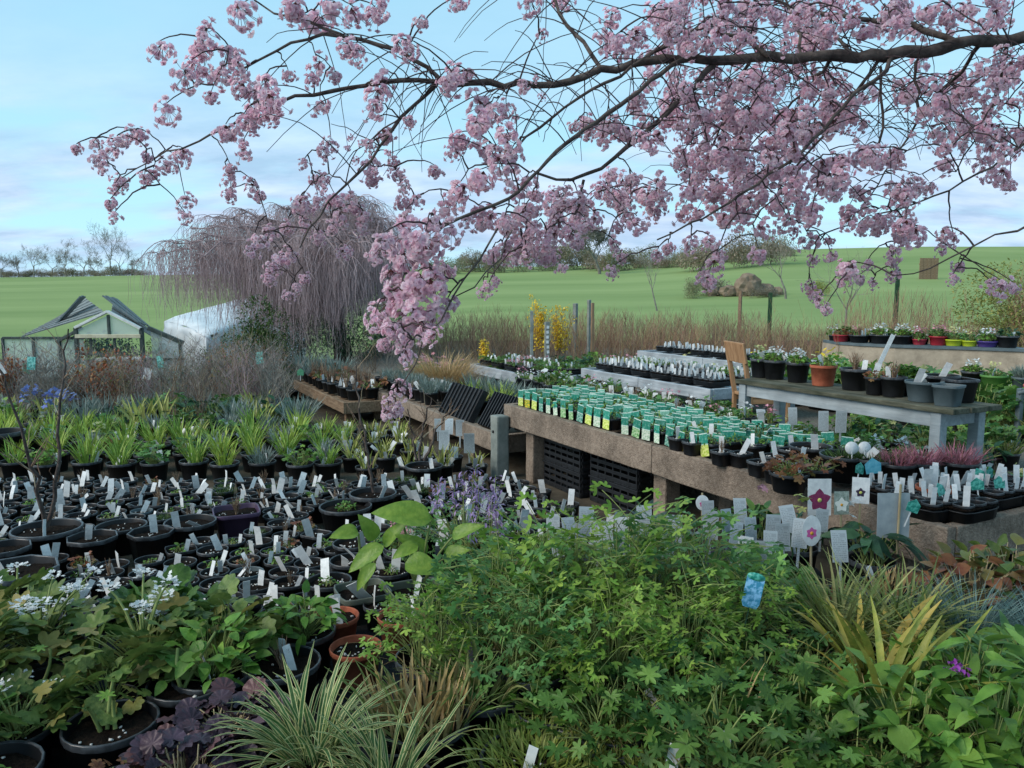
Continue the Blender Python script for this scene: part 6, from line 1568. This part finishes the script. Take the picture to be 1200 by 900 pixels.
# mossy saxifrage cushion and round leaf seedlings
sax = [straps(900, .06, .007, 1.0, .5, 840 + i, 2, .17, tilt0=.05).mesh('foliage', L_moss) for i in range(2)]
for i, (px, py) in enumerate(((650, 880), (705, 885), (755, 895))): front(px, py, .16, .13, ['mossy yellow green saxifrage left of its two neighbours', 'mossy yellow green saxifrage in the middle at the bottom edge', 'mossy yellow green saxifrage right of its two neighbours'][i], sax[i % 2], 1.0, labs=1)
rl = tuft(round_leaf, 70, .12, .01, .07, .04, 850, flat=.2).mesh('foliage', [L_oval, m_stemg])
front(635, 830, .11, .14, 'round leaved seedling clump left of the bottom centre', rl, 1.1)
# purple heuchera
heu = [tuft(leaf_lobed(9, 1, .14, 330, .2), 60, .12, .02, .09, .068, 860 + i, flat=.3).mesh('foliage', [L_purple, m_stemb]) for i in range(2)]
front(262, 858, .11, .15, 'dark purple leaved heuchera left of the variegated sedge', heu[0], 1.1)
front(215, 915, .1, .15, 'purple and reddish leaved heuchera at the bottom left edge', heu[1], 1.1)
front(140, 915, .08, .12, 'small red leaved seedling at the bottom left edge', fol['red'], .9)
# soil pots with sprouting stalks
def stalk_geo(seed, n=3):
    r = np.random.default_rng(seed); g = Geo()
    for i in range(n):
        b = r.normal(0, .03, 3); b[2] = 0; e = b + np.array([r.normal(0, .04), r.normal(0, .03), r.uniform(.07, .13)])
        q = np.linspace(0, 1, 6)[:, None]; C = b + (e - b) * q + np.array([.02, 0, 0]) * np.sin(q * 3); V, F_ = tubes(C, np.linspace(.006, .004, 6), 6); g.add(V, F_, 1)
        g.join(scatter(ger_leaf, [e], frames(np.array([[r.normal(), r.normal(), .5]])), [.05]))
    return g.mesh('foliage', [L_oval, m_stemg])
front(130, 845, .13, .16, 'wide pot of dark soil with three sprouting stalks at the lower left', stalk_geo(1), 1.0)
front(222, 797, .13, .16, 'wide pot of soil with a pale label and one sprouting stem', stalk_geo(2, 2), 1.1, labs=1)
front(-15, 900, .13, .16, 'wide pot of dark soil in the bottom left corner', fol['sprout'][0], .8)
front(330, 775, .13, .15, 'pot of dark soil behind the variegated sedge', fol['dead'][1], .9, labs=2)
front(60, 800, .14, .15, 'pot of soil under the white flowers at the left', stalk_geo(4, 2), 1.0)
big_round = [tuft(leaf_lobed(7, 1, .16, 320, .12), 56, .2, .05, .19, .12, 870 + i, flat=.35).mesh('foliage', [L_olive if i else L_ger, m_stemg]) for i in range(2)]
# white flowered plant at the left with lobed leaves
def white_heads(seed, n, rad, h):
    r = np.random.default_rng(seed); g = tuft(leaf_lobed(5, 1, .4, 250, .12), 60, rad, .05, h * .8, .13, seed, flat=.35)
    for i in range(n):
        a = r.uniform(0, 6.28); q = rad * 1.05 * math.sqrt(r.uniform(0, 1)); top = np.array([q * math.cos(a), q * math.sin(a), h * r.uniform(.6, 1.2)])
        qq = np.linspace(0, 1, 5)[:, None]; C = np.array([0, 0, .02]) + (top - np.array([0, 0, .02])) * qq + np.array([0, 0, .04]) * np.sin(qq * 3.1); V, F_ = tubes(C, np.linspace(.005, .003, 5), 5); g.add(V, F_, 1)
        m_ = 26; d = r.normal(0, 1, (m_, 3)); d[:, 2] = np.abs(d[:, 2]) * .5; pos = top + nrm(d) * .03 * r.uniform(.3, 1, (m_, 1))
        g.join(scatter(leaf_lobed(5, 1, .4, 355, .2), pos, frames(d + r.normal(0, .3, (m_, 3))), .016), mi=2)
    return g.mesh('foliage', [L_olive, m_stemg, L_white])
front(55, 778, .14, .16, 'lobed leaved plant with white flower heads at the left edge', white_heads(3, 8, .18, .24), .85)
front(112, 785, .13, .17, 'lobed leaved plant with white flower heads left of the broad olive leaves', white_heads(4, 6, .16, .2), 1.0)
front(25, 845, .1, .14, 'lobed leaved plant low at the left edge with white heads', white_heads(8, 4, .14, .16), .8)
front(85, 830, .09, .14, 'small lobed olive plant above the sprouting soil pot', big_round[1], .6)
front(10, 790, .14, .18, 'olive leaved plant cut by the left edge', white_heads(5, 2, .18, .22), 1.05)
front(22, 725, .13, .16, 'tall seed headed plant beside the octagonal tub', white_heads(6, 3, .12, .2), .9)
# broad rounded olive leaves
front(178, 760, .14, .15, 'broad rounded olive leaves at the left before the pot field', big_round[0], .85)
front(228, 778, .14, .15, 'broad lobed olive leaves behind the labelled soil pot', big_round[1], .85)
ov = [tuft(leaf_oval(1, .62, 5, .12, .2), 90, .17, .04, .22, .085, 880 + i, flat=.4).mesh('foliage', [L_oval, m_stemg]) for i in range(2)]
front(288, 762, .13, .15, 'bright green oval leaved plant right of the olive leaves', ov[0], .82)
front(325, 768, .12, .15, 'bright oval leaved plant before the terracotta pots', ov[1], .7)
# variegated sedge and cut back grass
var = straps(115, .34, .014, .9, 1.3, 890, 8, .06, stripes=True, fold=False).mesh('foliage', [L_varm, L_cream])
front(365, 880, .13, .16, 'cream striped variegated sedge at the bottom left of centre', var, .82)
front(425, 905, .12, .15, 'cream striped variegated sedge at the bottom edge', straps(85, .32, .013, 1.0, 1.3, 891, 8, .06, stripes=True, fold=False).mesh('foliage', [L_varm, L_cream]), .8)
front(495, 840, .14, .16, 'clump of cut back straw coloured grass stubs', [straps(130, .15, .010, .35, .15, 892, 3, .12, lvar=.5).mesh('foliage', L_straw), straps(50, .22, .009, .8, .6, 893, 5, .12, lvar=.4).mesh('foliage', L_grass)], 1.05)
front(555, 835, .11, .15, 'half cut sedge right of the straw stubs', straps(60, .24, .012, .8, .7, 894, 6, .06).mesh('foliage', L_grass), 1.0)
front(590, 890, .12, .15, 'dark pot with a small leafy seedling at the bottom centre', fol['sprout'][1], 1.2, labs=2)
# terracotta pots
front(373, 735, .095, .12, 'terracotta pot with two labels left of the square grey pot', None, mat=m_terra, labs=2, name='terracotta_pot', cat='plant pot')
front(470, 720, .095, .12, 'terracotta pot half hidden below the bleeding heart', None, mat=m_terra, labs=1, name='terracotta_pot', cat='plant pot')
front(385, 752, .095, .12, 'lower terracotta pot before the labelled one', None, mat=m_terra, name='terracotta_pot', cat='plant pot')
# big leaved plant: each leaf is its own part
def big_leaf_plant(px, py, label, leaves, mat, f=square_f, z0=.34, pr=.1, ph=.17, extra=None):
    p = G(px, py, z0 + ph); o = potted((p[0], p[1], z0), pr, ph, label, 'potted plant', f=f, mat=mat, lab=me_label_big, rz=.45)
    inv = o.matrix_basis.inverted()
    for i, (x0, y0, x1, y1, Yd, W) in enumerate(leaves):
        b = Vector(P(x0, y0, Yd)); e = Vector(P(x1, y1, Yd - .05)); L = (e - b).length
        lm = leaf_oval(L, W * .85, 9, .22 + .08 * (i % 2), .30, .6).mesh('leaf', L_broad)
        d = (e - b).normalized(); Rm = frames(np.array([list(d)]), up=np.array([0, -.75, .8]))[0]
        pl = part('leaf', lm, o); pl.matrix_local = inv @ Matrix.Translation(b) @ Matrix(Rm.tolist()).to_4x4()
        root = np.array([0, 0, ph * .84]); bl = np.array(inv @ b); q = np.linspace(0, 1, 7)[:, None]; mid = (root + bl) / 2 + np.array([0, 0, .05])
        C = (1 - q) ** 2 * root + 2 * q * (1 - q) * mid + q * q * bl; V, F_ = tubes(C, np.linspace(.007, .004, 7), 6); part('stalk', Geo().add(V, F_).mesh('stalk', m_stemg), o)
    return o
big_leaf_plant(425, 690, 'square grey green pot with big paddle leaves right of the pot field', [(450, 640, 405, 665, 2.9, .09), (420, 625, 388, 625, 2.95, .08), (440, 632, 425, 606, 3.0, .08), (440, 660, 415, 690, 2.8, .06), (450, 640, 470, 610, 3.0, .07)], m_greygreen)
big_leaf_plant(490, 690, 'plant with one huge arching yellow green leaf above the square pot', [(505, 610, 440, 592, 2.95, .13), (470, 605, 508, 608, 3.0, .12), (475, 660, 515, 665, 2.85, .11), (500, 650, 470, 625, 2.95, .08), (520, 655, 545, 640, 2.95, .08), (490, 640, 460, 650, 2.9, .07), (530, 630, 560, 612, 2.95, .07)], m_greygreen, pr=.11)
# corydalis with lilac flower spikes
def spikes(seed, n, h, rad, pet, leafm):
    r = np.random.default_rng(seed); g = tuft(dic_leaf, 46, rad, .04, h * .65, .10, seed)
    for i in range(n):
        a = r.uniform(0, 6.28); q = rad * math.sqrt(r.uniform(0, 1)); b = np.array([q * math.cos(a), q * math.sin(a), h * r.uniform(.45, .75)]); m_ = 34
        pos = b + np.stack([r.normal(0, .012, m_), r.normal(0, .012, m_), r.uniform(0, .10, m_)], -1)
        g.join(scatter(leaf_oval(1, .4, 2), pos, frames(r.normal(0, 1, (m_, 3))), .022), mi=2)
        V, F_ = tubes(np.array([[0, 0, 0], b * .6, b, b + [0, 0, .1]]), [.003, .003, .002, .001], 4); g.add(V, F_, 1)
    return g.mesh('foliage', [leafm, m_stemg, pet])
front(545, 640, .1, .16, 'lilac flowered corydalis behind the big leaved plants', spikes(5, 8, .26, .12, L_lilac, L_dicb), 1.3, z0=.34)
front(575, 665, .1, .16, 'lilac flowered corydalis nearer the centre', spikes(6, 5, .2, .1, L_lilac, L_dicb), 1.3, z0=.34)
front(470, 640, .09, .15, 'pale pink flowered corydalis above the square pot', spikes(7, 5, .2, .09, L_pink, L_dicb), .8, z0=.34)
# grey woolly stems behind the bleeding heart
wool = tuft(leaf_oval(1, .3, 4, .1, .3), 60, .12, .05, .2, .08, 900, flat=.7).mesh('foliage', [L_sage, m_stemg])
front(745, 650, .1, .17, 'pale grey leaved plant before the bench support', wool, 1.25, z0=.34)
front(800, 655, .1, .17, 'pale grey leaved plant right of the bench support', wool, .95, z0=.34)
# rows of grey care cards
GC = 'grey printed care cards behind the bleeding hearts'
for i, (px, py) in enumerate(((648, 622), (668, 628), (686, 618), (700, 634), (712, 640), (655, 640), (730, 628), (785, 650), (790, 628), (756, 615))):
    care_card(px, py + 12, .64, 'grey printed care card behind the central bleeding hearts', GC, random.uniform(.8, 1.0), random.gauss(0, .25), random.gauss(0, .06))
GC2 = 'grey printed care cards before the concrete bench'
for i, (px, py) in enumerate(((868, 600), (832, 618), (860, 628), (880, 622), (905, 622), (928, 612), (936, 628), (902, 640), (962, 612), (985, 645), (830, 600), (852, 612), (918, 632), (890, 650), (872, 650))):
    care_card(px, py + 14, .60, 'grey printed care card before the concrete bench beam', GC2, random.uniform(.75, .95), random.gauss(0, .25), random.gauss(0, .06))
# picture card with a maroon flower
def flower_card(px, py, z, w, h, label, pet, cen, petn=5, pr=.5, star=True, rz=0.0, oval=False, base_m=None):
    p = G(px, py, z)
    if oval:
        V, F_ = lathe([(0, 0), (1, 0), (1, .002), (0, .002)], 28); V[:, 0] *= w / 2; V[:, 1] *= h / 2; V = V[:, [0, 2, 1]] + np.array([0, -.001, h / 2]); me = Geo().add(V, F_).mesh('card', base_m or m_label, False)
    else: me = card_geo(w, h, .002).mesh('card', base_m or m_label, False)
    t = thing('picture_card', me, (p[0], p[1], z), 0, label, 'plant label', rot=(-.08, 0, rz))
    for i in range(petn):
        a = math.pi / 2 + 2 * math.pi * i / petn; lf_ = leaf_oval(w * pr, w * pr * .85, 5, 0, 0, .5).p[0]
        V = lf_[0]; X = V[:, 1] * math.cos(a) - V[:, 0] * math.sin(a); Z = V[:, 1] * math.sin(a) + V[:, 0] * math.cos(a)
        me2 = Geo().add(np.stack([X, np.full(len(X), -.0016 - .0002 * (i % 3)), Z + h * .42], -1), lf_[1]).mesh('petal', pet, False); part('petal', me2, t)
    V, F_ = lathe([(0, .0), (w * .09, 0), (w * .09, .001), (0, .001)], 14); part('flower_centre', Geo().add(V[:, [0, 2, 1]] + np.array([0, -.0034, h * .42]), F_).mesh('centre', cen), t)
    part('stake', beam_mesh('stake', .009, .004, .2, m_stemb, .001), t, (0, .004, -.02)); return t
m_maroon = M('printed_maroon', hx('6d1f45'), hx('8a345c'), scale=60, rough=.5); m_yc = M('printed_yellow_green', hx('c6c85a'), hx('dadc86'), rough=.5); m_wpet = M('printed_cream', hx('e6e6da'), hx('f2f1ea'), rough=.5); m_or = M('printed_orange', hx('e09a2c'), hx('e8b54a'), rough=.5); m_mag = M('printed_magenta', hx('c4468f'), hx('d877ae'), rough=.5); m_greyc = M('printed_grey_leaves', hx('6f7f72'), hx('b4bdb2'), scale=60, rough=.5)
flower_card(960, 604, .66, .105, .165, 'white picture card with one maroon five petalled flower', m_maroon, m_yc)
flower_card(986, 603, .66, .07, .105, 'small picture card with a white flower right of the maroon one', m_wpet, m_or, base_m=m_greyc, petn=5, pr=.5, rz=.1)
flower_card(1008, 590, .69, .075, .12, 'bent white card with a dark flower beside the hellebore', M('printed_dark_violet', hx('2f2438'), hx('4a3a52'), rough=.5), m_yc, pr=.3, rz=-.3)
flower_card(951, 640, .64, .085, .125, 'oval white card with pink and orange blooms leaning behind the green shoots', m_mag, m_or, petn=6, pr=.3, oval=True, rz=.2)
flower_card(823, 598, .66, .06, .07, 'small round card with a pink and white flower above the grey cards', m_mag, m_wpet, oval=True, pr=.25)
g_ = thing('backing_card', card_geo(.15, .19, .002, .04).mesh('card', M('grey_card', hx('8e979b'), hx('a3abad'), scale=20, rough=.5), False), tuple(G(1046, 630, .62)), 0, 'large plain grey card on a cane right of the hellebore', 'plant label', rot=(-.05, .03, .15))
part('cane', beam_mesh('cane', .008, .008, .3, m_stemb, .002), g_, (.02, -.006, .08))
# teal pot shaped label
p = P(878, 712, 2.2); V = []
m_bluetag = M('blue_picture_tag', hx('2f7fa0'), hx('7fb4d8'), scale=40, rough=.45, lo=.44, hi=.56)
tg = thing('picture_tag', card_geo(.085, .15, .0025, .05, 6, .25).mesh('tag', [m_bluetag], False), tuple(p), 0, 'bright blue and teal picture tag leaning at the right of the bleeding hearts', 'plant label', rot=(-.15, .2, -.25), sc=.6)
V, F_ = lathe([(0, 0), (.043, 0), (.043, .0025), (0, .0025)], 24); V[:, 1] *= .45
part('stake', beam_mesh('stake', .007, .002, .5, L_dark, .0005), tg, (0, .004, -.24))
part('header', Geo().add(V[:, [0, 2, 1]] + np.array([0, .004, .152]), F_).mesh('header', m_tealtag), tg)
# hellebore leaves and flowers
hell = tuft(leaf_oval(1, .34, 5, .1, .45), 26, .12, .08, .17, .17, 910, flat=.4, out=1.0).mesh('foliage', [L_dark, m_stemg])
front(1022, 655, .11, .18, 'dark green hellebore with drooping leaves beside the plain grey card', hell, 1.0, z0=.34)
front(935, 640, .1, .17, 'hellebore with pale green flowers left of the maroon picture card', [tuft(leaf_oval(1, .4, 4, .1, .3), 22, .1, .08, .16, .12, 911).mesh('foliage', [L_dark, m_stemg]), flower_geo(4, L_oval, L_yellowg, 6, .26, .05, .05, 912)], 1.0, z0=.34)
front(888, 625, .1, .17, 'hellebore with one dusky pink flower at the bench front', [tuft(leaf_oval(1, .4, 4, .1, .3), 22, .1, .08, .16, .12, 913).mesh('foliage', [L_ger, m_stemg]), flower_geo(3, L_oval, L_pink, 2, .25, .03, .05, 914)], 1.0, z0=.34)
front(1000, 640, .09, .17, 'hellebore with white buds right of the small white flower card', flower_geo(8, L_oval, L_white, 5, .22, .05, .04, 915), 1.0, z0=.34)
# right hand foreground
front(985, 700, .13, .16, 'wide black pot of bare soil with bronze sprouts right of centre', [straps(40, .08, .01, .6, .3, 920, 3, .08).mesh('foliage', L_red)], 1.0, labs=1)
front(1040, 690, .15, .16, 'wide black pot of cut brown stubs below the grey card', [straps(60, .09, .010, .4, .2, 921, 3, .1).mesh('foliage', L_straw)], 1.0, labs=1)
front(925, 715, .11, .16, 'small oval leaved seedling before the pink and orange card', ov[0], .7)
front(905, 690, .1, .16, 'low bushy green shoots left of the oval card', fol['green'][1], 1.3)
front(870, 700, .1, .16, 'brown cut stems left of the blue tag', straps(60, .12, .006, .4, .2, 922, 3, .08).mesh('foliage', L_straw), 1.0)
sedge = [straps(220, .36, .008, .95, 1.2, 925 + i, 7, .07).mesh('foliage', L_grass) for i in range(2)]
front(985, 750, .12, .16, 'arching green sedge right of centre', sedge[0], 1.0)
front(1050, 745, .12, .16, 'arching pale sedge before the stub filled pot', sedge[1], .95)
blu = straps(320, .26, .004, .9, .8, 930, 5, .06).mesh('foliage', L_blueg)
front(1120, 745, .12, .16, 'blue grey fescue clump at the right', blu, 1.0, labs=1)
front(1180, 755, .12, .16, 'blue grey fescue clump at the right edge', blu, .95, labs=2)
epi = [tuft(leaf_oval(1, .72, 4, .1, .25), 70, .15, .06, .2, .075, 935 + i, flat=.4).mesh('foliage', [[L_red, L_olive][i], m_stemb]) for i in range(2)]
front(1125, 700, .12, .16, 'barrenwort with rusty red leaves right of the stub filled pot', epi[0], 1.05, labs=1)
front(1170, 695, .12, .16, 'barrenwort with green and rusty leaves at the right edge', epi[1], 1.1)
L_iris = leafM('yellowing_iris_leaf', hx('6c8038'), hx('a0a04c'), hx('c2a35a'))
iris = [straps(26, .36, .026, .8, .7, 940 + i, 7, .05).mesh('foliage', L_iris) for i in range(2)]
front(960, 790, .11, .15, 'strap leaved plant with fallen yellow leaves', iris[0], .95)
front(1035, 840, .12, .15, 'iris with broad green and yellowing leaves at the lower right', iris[1], 1.0)
front(1060, 790, .1, .15, 'iris clump with yellow tipped leaf above the lower right', straps(20, .34, .022, .9, .8, 943, 7, .05).mesh('foliage', L_iris), .9)
peo = [tuft(leaf_oval(1, .36, 5, .14, .35), 170, .2, .04, .24, .092, 950 + i, flat=.4).mesh('foliage', [[L_oval, L_dicb][i], m_stemg]) for i in range(2)]
front(1120, 835, .13, .16, 'pointed leaved peony with one purple flower at the right', [peo[0]], 1.0)
p = G(1122, 780, .78)
fl_ = [o for o in COL.objects if o.get('label', '').startswith('pointed leaved peony')][0]
rr = np.random.default_rng(3)
part('flower', scatter(leaf_oval(1, .6, 3), rr.normal(0, .008, (22, 3)), frames(rr.normal(0, 1, (22, 3)) + [0, -.3, .6]), .016).mesh('flower', L_magenta), fl_, tuple(fl_.matrix_basis.inverted() @ Vector(G(1123, 783, .80))))
front(1185, 830, .13, .16, 'pointed bluish leaved plant at the right edge', peo[1], 1.0)
front(1170, 895, .13, .16, 'broad green leaved plant in the bottom right corner', peo[0], 1.0)
front(1090, 890, .12, .15, 'green leaved plant at the bottom edge left of the corner', ov[1], 1.1)
front(1100, 800, .1, .15, 'round leaved green plant above the peony', big_round[0], .6)

# the staging goes on beyond the left edge of the view
for i, (px, py, fm, lb) in enumerate(((-70, 800, big_round[0], 'broad olive leaves beyond the left edge'), (-85, 870, ov[0], 'oval leaved plant beyond the left edge'), (-150, 780, ger[0], 'cranesbill beyond the left edge, near the octagonal tubs'), (-190, 850, big_round[1], 'lobed leaved plant beyond the left edge'), (-240, 800, ov[1], 'oval leaved plant far beyond the left edge'), (-130, 910, heu[0], 'purple heuchera beyond the left edge'), (-280, 880, ger[1], 'cranesbill far beyond the left edge'))):
    front(px, py, .12, .16, lb, fm, .9)
